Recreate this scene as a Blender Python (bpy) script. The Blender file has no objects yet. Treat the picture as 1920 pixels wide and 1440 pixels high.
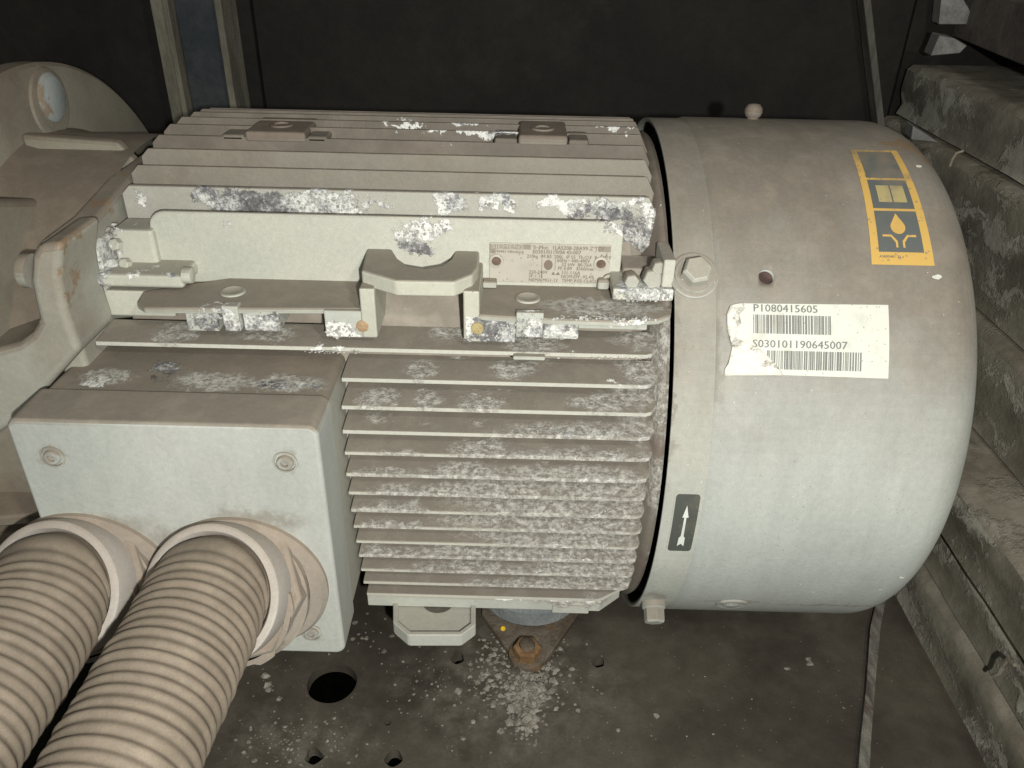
import bpy, bmesh, math, random
from mathutils import Vector, Matrix, geometry
R = math.radians
S = bpy.context.scene
COL = S.collection
rnd = random.Random(7)

# ------------------------------------------------------------------ camera
FPX, PITCH, YAW, ROLL = 1510.7, .53382, -.0062, .02159
CAM = Vector((.01755, -.6606, .36533))
FW = Vector((math.sin(YAW)*math.cos(PITCH), math.cos(YAW)*math.cos(PITCH), -math.sin(PITCH)))
_r = Vector((math.cos(YAW), -math.sin(YAW), 0)); _u = _r.cross(FW)
RT = math.cos(ROLL)*_r + math.sin(ROLL)*_u
UP = -math.sin(ROLL)*_r + math.cos(ROLL)*_u
cd = bpy.data.cameras.new("camera"); cam = bpy.data.objects.new("camera", cd); COL.objects.link(cam)
cd.sensor_width = 36; cd.lens = FPX/1920*36; cd.clip_start = .01; cd.clip_end = 60
m = Matrix((RT, UP, -FW)).transposed().to_4x4(); m.translation = CAM
cam.matrix_world = m; S.camera = cam

# ------------------------------------------------------------------ light (phone torch beside the lens, faint room light)
W = bpy.data.worlds.new("World"); S.world = W; W.use_nodes = True
W.node_tree.nodes["Background"].inputs[0].default_value = (.84, .90, .86, 1)
W.node_tree.nodes["Background"].inputs[1].default_value = .17
ld = bpy.data.lights.new("torch", 'AREA'); ld.shape = 'DISK'; ld.size = .016; ld.energy = 6.5; ld.color = (1, .985, .915)
torch = bpy.data.objects.new("torch", ld); COL.objects.link(torch)
torch.location = CAM + RT*.060 - UP*.050 - FW*.13
torch.rotation_euler = (-FW).to_track_quat('Z', 'Y').to_euler()
l2 = bpy.data.lights.new("work_lamp", 'AREA'); l2.shape = 'DISK'; l2.size = .07; l2.energy = 3.6; l2.color = (1, .95, .86)
lamp2 = bpy.data.objects.new("work_lamp", l2); COL.objects.link(lamp2)
lamp2.location = (.44, -.97, .84)
lamp2.rotation_euler = (lamp2.location-Vector((0, 0, 0))).to_track_quat('Z', 'Y').to_euler()
S.view_settings.view_transform = 'Standard'; S.view_settings.look = 'None'
S.view_settings.exposure = 0; S.view_settings.gamma = 1
try: S.cycles.max_bounces = 6
except Exception: pass

# pixel (1920 x 1440 photograph) -> point on a plane or on a cylinder round the motor axis
def ray(px, py):
    return FW + RT*((px-960)/FPX) - UP*((py-720)/FPX)
def pl(px, py, ax, v):
    d = ray(px, py); return CAM + d*((v-CAM[ax])/d[ax])
def PX(px, py, v): return pl(px, py, 0, v)
def PY(px, py, v): return pl(px, py, 1, v)
def PZ(px, py, v): return pl(px, py, 2, v)
def PD(px, py, dep): return CAM + ray(px, py)*dep
def PC(px, py, r):
    d = ray(px, py); a = d.y**2+d.z**2; b = 2*(CAM.y*d.y+CAM.z*d.z); c = CAM.y**2+CAM.z**2-r*r
    q = max(b*b-4*a*c, 0); return CAM + d*((-b-math.sqrt(q))/(2*a))

# ------------------------------------------------------------------ material helpers
class NT:
    def __init__(s, name):
        s.m = bpy.data.materials.new(name); s.m.use_nodes = True; s.t = s.m.node_tree
        s.b = s.t.nodes["Principled BSDF"]
        g = s.t.nodes.new("ShaderNodeNewGeometry"); s.P = g.outputs["Position"]; s.Nn = g.outputs["True Normal"]
        s.Po = s.vmath('ADD', s.P, (7.313, 5.171, 3.737))   # keeps the noise lattice away from the model
    def link(s, a, b): s.t.links.new(a, b)
    def put(s, sock, v):
        if isinstance(v, bpy.types.NodeSocket): s.link(v, sock)
        else:
            try: sock.default_value = v
            except Exception: sock.default_value = (*v, 1) if len(v) == 3 else v
    def math(s, op, a, b=0.0, c=None, clamp=False):
        n = s.t.nodes.new("ShaderNodeMath"); n.operation = op; n.use_clamp = clamp
        s.put(n.inputs[0], a); s.put(n.inputs[1], b)
        if c is not None: s.put(n.inputs[2], c)
        return n.outputs[0]
    def vmath(s, op, a, b=None, out=0):
        n = s.t.nodes.new("ShaderNodeVectorMath"); n.operation = op; s.put(n.inputs[0], a)
        if b is not None: s.put(n.inputs[1], b)
        return n.outputs[out]
    def noise(s, scale, detail=4, rough=.55, vec=None, color=False):
        n = s.t.nodes.new("ShaderNodeTexNoise"); n.inputs["Scale"].default_value = scale
        n.inputs["Detail"].default_value = detail; n.inputs["Roughness"].default_value = rough
        s.link(vec or s.Po, n.inputs["Vector"]); return n.outputs["Color" if color else "Fac"]
    def voro(s, scale, vec=None, out="Distance", feat='F1'):
        n = s.t.nodes.new("ShaderNodeTexVoronoi"); n.inputs["Scale"].default_value = scale; n.feature = feat
        s.link(vec or s.Po, n.inputs["Vector"]); return n.outputs[out]
    def step(s, v, lo, hi):
        n = s.t.nodes.new("ShaderNodeMapRange"); n.interpolation_type = 'SMOOTHSTEP'
        s.put(n.inputs[0], v); n.inputs[1].default_value = lo; n.inputs[2].default_value = hi
        return n.outputs[0]
    def mix(s, f, a, b, mode='MIX'):
        n = s.t.nodes.new("ShaderNodeMix"); n.data_type = 'RGBA'; n.blend_type = mode
        s.put(n.inputs["Factor"], f); s.put(n.inputs[6], a); s.put(n.inputs[7], b); return n.outputs[2]
    def sep(s, v):
        n = s.t.nodes.new("ShaderNodeSeparateXYZ"); s.put(n.inputs[0], v); return n.outputs
    def bump(s, h, strength=.4, dist=.001):
        n = s.t.nodes.new("ShaderNodeBump"); n.inputs["Strength"].default_value = strength
        n.inputs["Distance"].default_value = dist; s.put(n.inputs["Height"], h); s.link(n.outputs[0], s.b.inputs["Normal"])
    def ramp(s, v, stops):
        n = s.t.nodes.new("ShaderNodeValToRGB"); e = n.color_ramp.elements
        while len(e) < len(stops): e.new(.5)
        for i, (p_, c_) in enumerate(stops): e[i].position = p_; e[i].color = (*c_, 1)
        s.put(n.inputs[0], v); return n.outputs[0]
    def regions(s, P, items):
        """ragged mask: 1 inside any of the ellipsoids (centre, radii)"""
        out = None
        for c, r in items:
            v = s.vmath('SUBTRACT', P, tuple(c)); v = s.vmath('DIVIDE', v, tuple(r))
            d = s.vmath('LENGTH', v, out=1)
            m_ = s.math('SUBTRACT', 1.0, d)
            out = m_ if out is None else s.math('MAXIMUM', out, m_)
        return out

BASE = (.46, .47, .42)
DUST = (.195, .166, .132)
def paint(name, base=BASE, dust=DUST, lo=-.15, hi=.75, amt=.9, white=(), grey=(), scuff=(), rust=(),
          tone=1.0, stain=(), streak=None, rough=.72, spots=.5, fine=1.0, veil=.25):
    n = NT(name)
    big = n.noise(7, 5); mid = n.noise(45, 6); fin = n.noise(1400, 2); sm = n.noise(260, 4)
    nz = n.sep(n.Nn)[2]
    d = n.step(n.math('ADD', nz, n.math('MULTIPLY', n.math('SUBTRACT', big, .5), .9)), lo, hi)
    d = n.math('ADD', d, n.math('MULTIPLY', n.step(big, .40, .72), veil), clamp=True)
    d = n.math('MULTIPLY', d, n.math('MULTIPLY_ADD', mid, .55, .72), clamp=True)
    d = n.math('MULTIPLY', d, amt)
    b2 = n.mix(n.step(big, .35, .65), tuple(x*tone for x in base), (base[0]*tone*.94, base[1]*tone*.97, base[2]*tone*.99))
    du = n.mix(n.step(mid, .35, .68), dust, (dust[0]*1.28, dust[1]*1.3, dust[2]*1.32))
    col = n.mix(d, b2, du)
    height = n.math('MULTIPLY', sm, .25)
    w2 = n.vmath('SCALE', n.vmath('SUBTRACT', n.noise(28, 4, .6, color=True), (.5, .5, .5))); w2.node.inputs['Scale'].default_value = .03
    warp = n.vmath('ADD', n.P, n.vmath('SCALE', n.vmath('SUBTRACT', n.noise(70, 8, .7, color=True), (.5, .5, .5))))
    warp.node.inputs[1].links[0].from_node.inputs['Scale'].default_value = .035
    warp2 = n.vmath('ADD', warp, w2)
    if scuff:
        m_ = n.step(n.regions(warp, scuff), -.25, .30)
        s1 = n.step(n.noise(230, 7, .8), .40, .60)
        m_ = n.math('MULTIPLY', m_, n.math('MULTIPLY', n.step(n.noise(38, 6, .65), .28, .44), 1.0))
        colr = n.ramp(s1, [(0, (.22, .20, .175)), (.25, (.37, .35, .31)), (1, (.62, .61, .56))])
        col = n.mix(n.math('MULTIPLY', m_, .85), col, colr); height = n.math('ADD', height, n.math('MULTIPLY', m_, s1))
    for items, stops, lohi in ((grey, [(.38, (.085, .082, .085)), (.49, (.19, .186, .19)), (.54, (.42, .42, .41)), (.61, (.72, .72, .69))], (-.02, .06)),
                               (white, [(.40, (.20, .20, .21)), (.455, (.44, .45, .45)), (.50, (.62, .62, .59)), (.56, (.79, .79, .76))], (-.02, .06))):
        if not items: continue
        m_ = n.step(n.math('ADD', n.regions(warp2, items), n.math('MULTIPLY', n.math('SUBTRACT', n.noise(170, 7, .75), .5), 1.5)), 0.0, .10)
        tex = n.math('ADD', n.math('MULTIPLY', n.noise(55, 3), .45), n.math('MULTIPLY', n.noise(330, 6, .75), .55))
        colr = n.ramp(tex, stops)
        col = n.mix(m_, col, colr)
        height = n.math('ADD', height, n.math('MULTIPLY', m_, n.math('MULTIPLY_ADD', tex, 2.2, .5)))
    if stain:
        m_ = n.step(n.math('ADD', n.regions(warp, stain), n.math('MULTIPLY', n.math('SUBTRACT', big, .5), .6)), -.05, .75)
        col = n.mix(n.math('MULTIPLY', m_, .62), col, du)
    if streak:
        st = n.noise(26, 6, .7, vec=n.vmath('MULTIPLY', n.Po, streak)); st2 = n.noise(90, 5, .7, vec=n.vmath('MULTIPLY', n.Po, streak))
        col = n.mix(1.0, col, n.math('MULTIPLY', n.math('MULTIPLY_ADD', st, .36, .82), n.math('MULTIPLY_ADD', st2, .20, .90)), 'MULTIPLY')
    if rust:
        m_ = n.math('MULTIPLY', n.step(n.regions(warp, rust), -.05, .3), n.step(n.noise(120, 6, .7), .30, .5))
        col = n.mix(n.math('MULTIPLY', m_, .8), col, (.23, .155, .09))
    # small dark specks and pale chips
    sp = n.math('LESS_THAN', n.voro(210), .16*spots)
    gate = n.step(n.noise(30, 3), .45, .6)
    col = n.mix(n.math('MULTIPLY', n.math('MULTIPLY', sp, gate), .4), col, (.13, .11, .09))
    sp2 = n.math('LESS_THAN', n.voro(95, vec=n.vmath('ADD', n.P, (3, 1, 2))), .045*spots)
    col = n.mix(n.math('MULTIPLY', sp2, .7), col, (.75, .76, .72))
    g = n.math('MULTIPLY_ADD', fin, .42*fine, 1-.21*fine)
    g = n.math('MULTIPLY', g, n.math('MULTIPLY_ADD', sm, .24, .88))
    col = n.mix(1.0, col, g, 'MULTIPLY')
    n.link(col, n.b.inputs["Base Color"])
    n.b.inputs["Roughness"].default_value = rough
    n.b.inputs["Specular IOR Level"].default_value = .35
    n.bump(height, .55, .0012)
    return n.m

def rough_mat(name, c1, c2, scale=20, c3=None, rough=.85, bump=.6, fine=.3, spec=.3, stretch=None, thr=(.35, .65)):
    n = NT(name); P = n.P
    P = n.Po
    if stretch: P = n.vmath('MULTIPLY', n.Po, stretch)
    a = n.noise(scale, 7, .62, vec=P); b = n.noise(scale*9, 5, .65, vec=P); f = n.noise(1300, 2)
    col = n.mix(n.step(a, *thr), c1, c2)
    if c3: col = n.mix(n.math('MULTIPLY', n.step(n.noise(scale*.45, 8, .68, vec=P), .54, .64), .8), col, c3)
    g = n.math('MULTIPLY', n.math('MULTIPLY_ADD', f, fine*1.6, 1-fine*.8), n.math('MULTIPLY_ADD', b, .9, .55))
    col = n.mix(1.0, col, g, 'MULTIPLY')
    n.link(col, n.b.inputs["Base Color"]); n.b.inputs["Roughness"].default_value = rough
    n.b.inputs["Specular IOR Level"].default_value = spec
    n.bump(n.math('ADD', a, b), bump, .0015); return n.m

def sticker_mat(name, c, fade=None, spots=.3, rough=.5):
    n = NT(name); col = n.mix(n.math('MULTIPLY', n.step(n.noise(60, 6), .5, .75), .25), c, DUST)
    if fade:   # dust lying over the upper, skyward end
        nz = n.sep(n.Nn)[2]
        col = n.mix(n.step(n.math('ADD', nz, n.math('MULTIPLY', n.math('SUBTRACT', n.noise(60, 5), .5), .25)), fade[0], fade[1]), col, (.20, .175, .14))
    sp = n.math('LESS_THAN', n.voro(230), .14*spots*2)
    col = n.mix(n.math('MULTIPLY', sp, .55), col, (.22, .2, .17))
    col = n.mix(1.0, col, n.math('MULTIPLY_ADD', n.noise(1400, 2), .2, .9), 'MULTIPLY')
    n.link(col, n.b.inputs["Base Color"]); n.b.inputs["Roughness"].default_value = rough
    n.b.inputs["Specular IOR Level"].default_value = .3
    return n.m

# ------------------------------------------------------------------ mesh helpers
class MB:
    def __init__(s): s.v = []; s.f = []
    def add(s, vs, fs):
        o = len(s.v); s.v += [Vector(v) for v in vs]; s.f += [tuple(i+o for i in f) for f in fs]; return s
    def box(s, a, b):
        x0, x1 = sorted((a[0], b[0])); y0, y1 = sorted((a[1], b[1])); z0, z1 = sorted((a[2], b[2]))
        return s.add([(x0,y0,z0),(x1,y0,z0),(x1,y1,z0),(x0,y1,z0),(x0,y0,z1),(x1,y0,z1),(x1,y1,z1),(x0,y1,z1)],
                     [(0,3,2,1),(4,5,6,7),(0,1,5,4),(1,2,6,5),(2,3,7,6),(3,0,4,7)])
    def prism(s, poly, ax, lo, hi):
        """poly: 2D points in the two other axes (in x,y,z order), extruded along ax"""
        n = len(poly); vs = []
        for w in (lo, hi):
            for p_ in poly:
                q = [p_[0], p_[1]]; q.insert(ax, w); vs.append(tuple(q))
        fs = [tuple(range(n)), tuple(range(2*n-1, n-1, -1))] + [((i+1) % n, i, i+n, (i+1) % n+n) for i in range(n)]
        s.add(vs, fs); return s
    def lathe(s, prof, o=(0,0,0), d=(1,0,0), n=96, a0=0, a1=2*math.pi, close=False):
        """prof: list of (distance along d, radius)"""
        d = Vector(d).normalized(); o = Vector(o)
        q = d.to_track_quat('Z', 'Y'); full = abs(a1-a0-2*math.pi) < 1e-6
        k = n if full else n+1; vs = []
        for t, r in prof:
            for i in range(k):
                a = a0+(a1-a0)*i/n
                vs.append(o + d*t + q @ Vector((r*math.cos(a), r*math.sin(a), 0)))
        fs = []
        for j in range(len(prof)-1):
            for i in range(n):
                i2 = (i+1) % k
                fs.append((j*k+i, j*k+i2, (j+1)*k+i2, (j+1)*k+i))
        if close:
            fs.append(tuple(range(k-1, -1, -1))); fs.append(tuple(range((len(prof)-1)*k, len(prof)*k)))
        return s.add(vs, fs)
    def cyl(s, o, d, r, L, n=32, r2=None, bev=0):
        r2 = r if r2 is None else r2
        if bev: return s.lathe([(0, r), (L-bev, r2), (L-bev*.3, r2-bev*.3), (L, r2-bev)], o, d, n, close=True)
        return s.lathe([(0, r), (L, r2)], o, d, n, close=True)
    def build(s, name, mat, parent=None, bevel=0, smooth=38, seg=2):
        me = bpy.data.meshes.new(name); me.from_pydata([tuple(v) for v in s.v], [], s.f); me.update()
        b = bmesh.new(); b.from_mesh(me); bmesh.ops.recalc_face_normals(b, faces=b.faces); b.to_mesh(me); b.free()
        return finish(name, me, mat, parent, bevel, smooth, seg)

def finish(name, me, mat, parent=None, bevel=0, smooth=38, seg=2):
    o = bpy.data.objects.new(name, me); COL.objects.link(o); me.materials.append(mat)
    if smooth:
        me.shade_smooth()
        try: me.set_sharp_from_angle(angle=R(smooth))
        except Exception: pass
    if bevel:
        mo = o.modifiers.new("edge", 'BEVEL'); mo.width = bevel; mo.segments = seg; mo.limit_method = 'ANGLE'; mo.angle_limit = R(28)
        mo.harden_normals = True
    if parent:
        o.parent = parent; o.matrix_parent_inverse = Matrix.Translation(-world_loc(parent))
    return o
def world_loc(o):
    v = Vector(o.location)
    return v if o.parent is None else Vector((0, 0, 0))   # meshes are written in world coordinates: their own origin is the world's
def root(name, loc, label, cat, group=None):
    o = bpy.data.objects.new(name, None); COL.objects.link(o); o.location = loc; o.empty_display_size = .02
    tag(o, label, cat, group); return o
def tag(o, label=None, cat=None, group=None, kind=None):
    for k, v in (('label', label), ('category', cat), ('group', group), ('kind', kind)):
        if v: o[k] = v
    return o
def cut(o, cutter):
    mo = o.modifiers.new("cut", 'BOOLEAN'); mo.object = cutter; mo.operation = 'DIFFERENCE'; mo.solver = 'EXACT'
    dg = bpy.context.evaluated_depsgraph_get(); dg.update()
    me = bpy.data.meshes.new_from_object(o.evaluated_get(dg)); o.modifiers.remove(mo)
    o.data = me; bpy.data.objects.remove(cutter)

def rr(x0, x1, y0, y1, r, n=5):
    pts = []
    for cx, cy, a in ((x1-r, y1-r, 0), (x0+r, y1-r, 90), (x0+r, y0+r, 180), (x1-r, y0+r, 270)):
        for i in range(n+1):
            t = R(a+90*i/n); pts.append((cx+r*math.cos(t), cy+r*math.sin(t)))
    return pts

# ================================================================== SETTING
ZF = -.25
M_floor = None
def floor_material():
    n = NT("grimy_steel_floor")
    a = n.noise(6, 8, .6); b = n.noise(60, 6, .65); f = n.noise(1200, 2)
    col = n.mix(n.step(a, .38, .62), (.046, .040, .031), (.080, .071, .055))
    col = n.mix(n.math('MULTIPLY', n.step(n.noise(3.2, 7, .6), .50, .66), .5), col, (.056, .040, .030))
    # pale dust spread round the mounting pad
    c = PZ(960, 1290, ZF); wv = n.vmath('ADD', n.P, n.vmath('SCALE', n.vmath('SUBTRACT', n.noise(25, 7, .7, color=True), (.5, .5, .5))))
    wv.node.inputs[1].links[0].from_node.inputs['Scale'].default_value = .12
    reg = n.step(n.regions(wv, [(c, (.13, .10, .3)), (PZ(560, 1400, ZF), (.09, .05, .3))]), -.1, .8)
    col = n.mix(n.math('MULTIPLY', reg, n.step(b, .35, .7)), col, (.125, .115, .095))
    sp = n.math('LESS_THAN', n.voro(140), .075)
    col = n.mix(n.math('MULTIPLY', n.math('MULTIPLY', sp, n.step(n.noise(14, 4), .42, .6)), .65), col, (.28, .27, .24))
    col = n.mix(1.0, col, n.math('MULTIPLY', n.math('MULTIPLY_ADD', f, .5, .75), n.math('MULTIPLY_ADD', b, .8, .6)), 'MULTIPLY')
    n.link(col, n.b.inputs["Base Color"]); n.b.inputs["Roughness"].default_value = .8
    n.b.inputs["Specular IOR Level"].default_value = .25
    n.bump(n.math('ADD', b, n.math('MULTIPLY', sp, .6)), .5, .0015); return n.m
M_floor = floor_material()
M_wall = rough_mat("black_textured_wall", (.0105, .0090, .0078), (.0175, .0150, .0130), 9, (.022, .018, .014), rough=.8, bump=.5, fine=.55)
M_ground = rough_mat("dark_ground", (.012, .014, .008), (.035, .04, .02), 60, rough=.95, bump=1)
M_col = rough_mat("dull_blue_grey_steel", (.030, .036, .042), (.050, .055, .060), 14, rough=.6, bump=.3)
M_colw = rough_mat("dusty_beige_flange_edge", (.13, .12, .095), (.20, .185, .145), 30, (.07, .066, .06), stretch=(1, 1, .25))
def beam_material():
    n = NT("stained_beam"); a = n.noise(8, 6, .6); f = n.noise(1100, 2)
    w_ = n.vmath('SCALE', n.vmath('SUBTRACT', n.noise(16, 5, .6, color=True), (.5, .5, .5))); w_.node.inputs['Scale'].default_value = .09
    v = n.vmath('MULTIPLY', n.vmath('ADD', n.Po, w_), (1.0, .55, 1.5))
    st = n.step(n.noise(15, 7, .68, vec=v), .50, .60)
    col = n.mix(n.step(a, .35, .65), (.105, .096, .074), (.21, .195, .155))
    col = n.mix(n.math('MULTIPLY', st, .75), col, (.36, .35, .295))
    nz = n.sep(n.Nn)[2]
    col = n.mix(n.math('MULTIPLY', n.step(nz, .25, .9), .85), col, n.mix(n.step(n.noise(22, 6), .35, .7), (.15, .128, .098), (.29, .265, .215)))
    col = n.mix(1.0, col, n.math('MULTIPLY', n.math('MULTIPLY_ADD', f, .5, .75), n.math('MULTIPLY_ADD', n.noise(70, 6, .65), .8, .6)), 'MULTIPLY')
    n.link(col, n.b.inputs["Base Color"]); n.b.inputs["Roughness"].default_value = .85; n.b.inputs["Specular IOR Level"].default_value = .25
    n.bump(n.math('ADD', n.noise(90, 7, .7), st), .7, .002); return n.m
M_beam = beam_material()
M_beamtop = M_beam
M_rust = rough_mat("brown_rusty_steel", (.085, .065, .047), (.16, .135, .105), 40, (.19, .12, .055), bump=.8)

# floor sheet with drilled holes
def ell(px, py, r, n=28, wob=.04, seed=0):
    c = PZ(px, py, ZF); g = random.Random(seed)
    return [(c.x + r*(1+wob*math.sin(3*a+seed))*math.cos(a), c.y + r*(1+wob*math.cos(2*a+seed))*math.sin(a)) for a in [2*math.pi*i/n for i in range(n)]]
holes = [ell(622, 1280, .0225, 40, .02, 1), ell(588, 1417, .0075, 18, .2, 2), ell(738, 1421, .0075, 18, .12, 3),
         ell(858, 1234, .0065, 18, .15, 4), ell(1122, 1242, .0062, 18, .15, 5), ell(727, 1355, .003, 10, .1, 6)]
xl_ = -.29
outer = [(xl_, -.75), (3, -.75), (3, 3), (xl_, 3)]
def sheet_with_holes(name, outer, holes, z, depth, mat):
    vs = [Vector(p_) for p_ in outer]; edges = [(i, (i+1) % len(outer)) for i in range(len(outer))]
    for h in holes:
        o = len(vs); vs += [Vector(p_) for p_ in h]; edges += [(o+i, o+(i+1) % len(h)) for i in range(len(h))]
    v2, e2, f2, *_ = geometry.delaunay_2d_cdt(vs, edges, [], 0, 1e-7)
    def inside(p_, poly):
        c = False; j = len(poly)-1
        for i in range(len(poly)):
            if (poly[i][1] > p_.y) != (poly[j][1] > p_.y) and p_.x < (poly[j][0]-poly[i][0])*(p_.y-poly[i][1])/(poly[j][1]-poly[i][1])+poly[i][0]: c = not c
            j = i
        return c
    mb = MB(); fs = []
    for f in f2:
        c = sum((v2[i] for i in f), Vector((0, 0)))/len(f)
        if inside(c, outer) and not any(inside(c, h) for h in holes): fs.append(tuple(f))
    mb.add([(v.x, v.y, z) for v in v2], fs)
    for h in holes+[outer]:
        k = len(h); mb.add([(x, y, z) for x, y in h]+[(x, y, z-depth) for x, y in h], [(i, (i+1) % k, (i+1) % k+k, i+k) for i in range(k)])
    b = bmesh.new(); me = bpy.data.meshes.new(name); me.from_pydata([tuple(v) for v in mb.v], [], mb.f)
    b.from_mesh(me); bmesh.ops.remove_doubles(b, verts=b.verts, dist=1e-6); b.to_mesh(me); b.free()
    return finish(name, me, mat, smooth=30)
fl = sheet_with_holes("floor", outer, holes, ZF, .012, M_floor); tag(fl, "dark grimy steel floor plate with drilled holes under the motor", kind='structure')
g = MB().box((-4, -3, -.62), (5, 5, -.60)).build("ground", M_ground); tag(g, "dark ground far below the floor plate", kind='structure')

# back wall: textured dark sheet with seams
YW = .45
wp = MB().box((-4, YW, -.6), (PY(430, 50, YW).x+.03, YW+.02, 3)).build("back_wall", M_wall); tag(wp, "black rough wall panel left of the column", kind='structure')
x_a = PY(430, 50, YW).x+.032; x_b = PY(1690, 120, YW).x
wp = MB().box((x_a, YW+.003, -.6), (x_b, YW+.02, 3)).build("back_wall", M_wall, bevel=.002); tag(wp, "black rough wall panel behind the motor", kind='structure')
wp = MB().box((x_b+.003, YW+.006, -.6), (5, YW+.02, 3)).build("back_wall", M_wall); tag(wp, "black wall panel behind the stacked beams", kind='structure')

# steel column, a U section with its flanges towards us
cx0, cx1, cx2, cx3 = (PY(a, b, YW-.06).x for a, b in ((278, 10), (317, 10), (401, 10), (417, 10)))
colr = root("steel_column", (cx1, YW-.04, -.6), "blue grey steel channel column with dusty pale edges at the back wall", "column")
MB().box((cx1, YW-.045, -.6), (cx2, YW-.004, 1.2)).build("web", M_col, colr, bevel=.002)
MB().box((cx0, YW-.055, -.6), (cx1-.008, YW-.005, 1.2)).build("flange", M_colw, colr, bevel=.002)
MB().box((cx1-.007, YW-.062, -.6), (cx1-.0005, YW-.005, 1.2)).build("flange", M_colw, colr, bevel=.001)
MB().box((cx2+.0005, YW-.062, -.6), (cx3-.001, YW-.005, 1.2)).build("flange", M_colw, colr, bevel=.002)

# leaning strip at the right of the wall
M_strip = rough_mat("streaked_strip", (.06, .06, .052), (.14, .13, .11), 30, (.6, .59, .53), stretch=(1, 1, .12))
a = PY(1622, -40, YW-.03); b = PY(1656, 260, YW-.03); w = .0095
s_ = MB(); s_.add([(a.x-w/2, YW-.03, a.z), (a.x+w/2, YW-.03, a.z), (b.x+w/2, YW-.03, b.z), (b.x-w/2, YW-.03, b.z),
                   (a.x-w/2, YW-.004, a.z), (a.x+w/2, YW-.004, a.z), (b.x+w/2, YW-.004, b.z), (b.x-w/2, YW-.004, b.z)],
                  [(0,1,2,3),(7,6,5,4),(0,4,5,1),(1,5,6,2),(2,6,7,3),(3,7,4,0)])
tag(s_.build("metal_strip", M_strip, bevel=.0015), "thin leaning metal strip with a white streak against the black wall", "metal strip")

# ------------------------------------------------------------------ stacked beams at the right
CX = CAM.x
beams = [ # x of the near side face, z bottom, z top, far end y, label
 (CX+.404, -.250, -.194, .44, "lowest stained beam, lying on the floor plate"),
 (CX+.411, -.191, -.134, .44, "second stained beam from the floor in the stack"),
 (CX+.400, -.131, -.074, .44, "third stained beam from the floor, pale patches near its edge"),
 (CX+.455, -.071, .017, .44, "fourth stained beam from the floor, set back from those below"),
 (CX+.471, .020, .139, .44, "thick stained beam just under the topmost cut beam"),
]
def beam(x, z0, z1, y1, y0=-1.2, w=.16, seed=0):
    g_ = random.Random(seed); mb = MB(); n = 46; ring = []
    vs = []; fs = []
    for i in range(n+1):
        y = y0+(y1-y0)*i/n
        def j(s=.0009): return g_.uniform(-s, s)*.6
        vs += [(x+j(), y, z0+abs(j(.001))), (x+.004+j(.0015), y, z0+.012+j()), (x+j(.003), y, (z0+z1)/2), (x+j(.0015), y, z1-.007+j(.0015)),
               (x+.007+j(.002), y, z1-abs(j(.001))), (x+w, y, z1), (x+w, y, z0)]
    k = 7
    for i in range(n):
        for q in range(k): fs.append((i*k+q, i*k+(q+1) % k, (i+1)*k+(q+1) % k, (i+1)*k+q))
    fs.append(tuple(range(k))); fs.append(tuple(range(n*k+k-1, n*k-1, -1)))
    return mb.add(vs, fs)
for i, (x, z0, z1, y1, lab) in enumerate(beams):
    tag(beam(x, z0, z1, y1, seed=i).build("beam", M_beam, smooth=50), lab, "beam", "stained beams stacked at the right", "thing")
xt = CX+.487; yt = PX(1703, 120, xt).y
tag(beam(xt, .143, .204, yt, seed=9).build("beam", M_beam, smooth=50), "topmost level beam with its square cut end showing above the fan cowl", "beam", "stained beams stacked at the right", "thing")
# a slab lying askew on top and pale wedges between
c0 = PZ(1738, 48, .235); c1 = PZ(1930, 128, .235)
sl = MB(); dr = (c1-c0); per = Vector((dr.y, -dr.x, 0)).normalized()
per = -per if per.x < 0 else per
pts = [c0, c0+dr*1.6, c0+dr*1.6+per*.35, c0+per*.35]
sl.add([(p_.x, p_.y, .235) for p_ in pts]+[(p_.x, p_.y, .29) for p_ in pts], [(0,1,2,3),(7,6,5,4),(0,4,5,1),(1,5,6,2),(2,6,7,3),(3,7,4,0)])
M_dark = rough_mat("dark_dusty_slab", (.10, .085, .075), (.16, .14, .12), 18)
tag(sl.build("slab", M_dark, bevel=.002), "dark slab lying askew on top of the stack", "slab")
M_pale = rough_mat("pale_plaster", (.17, .17, .165), (.27, .26, .245), 30)
for pxs, yy, lab in (([(1768,-30),(1790,-30),(1835,46),(1760,46)], .42, "pale grey wedge in the top right corner above the askew slab"),
                ([(1745,105),(1762,66),(1790,72),(1814,86),(1800,100)], .36, "pale broken lump between the slab and the topmost beam"),
                ([(1708,262),(1712,236),(1735,250),(1762,268)], .30, "small pale wedge peeping out beside the fan cowl")):
    q = [PY(a_, b_, yy) for a_, b_ in pxs]; mb = MB(); k = len(q)
    mb.add([(p_.x, p_.y, p_.z) for p_ in q]+[(p_.x+.004, p_.y+.03, p_.z) for p_ in q],
           [tuple(range(k)), tuple(range(2*k-1, k-1, -1))]+[(i, (i+1) % k, (i+1) % k+k, i+k) for i in range(k)])
    tag(mb.build("packing_wedge", M_pale, bevel=.0015), lab, "wedge")

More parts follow.
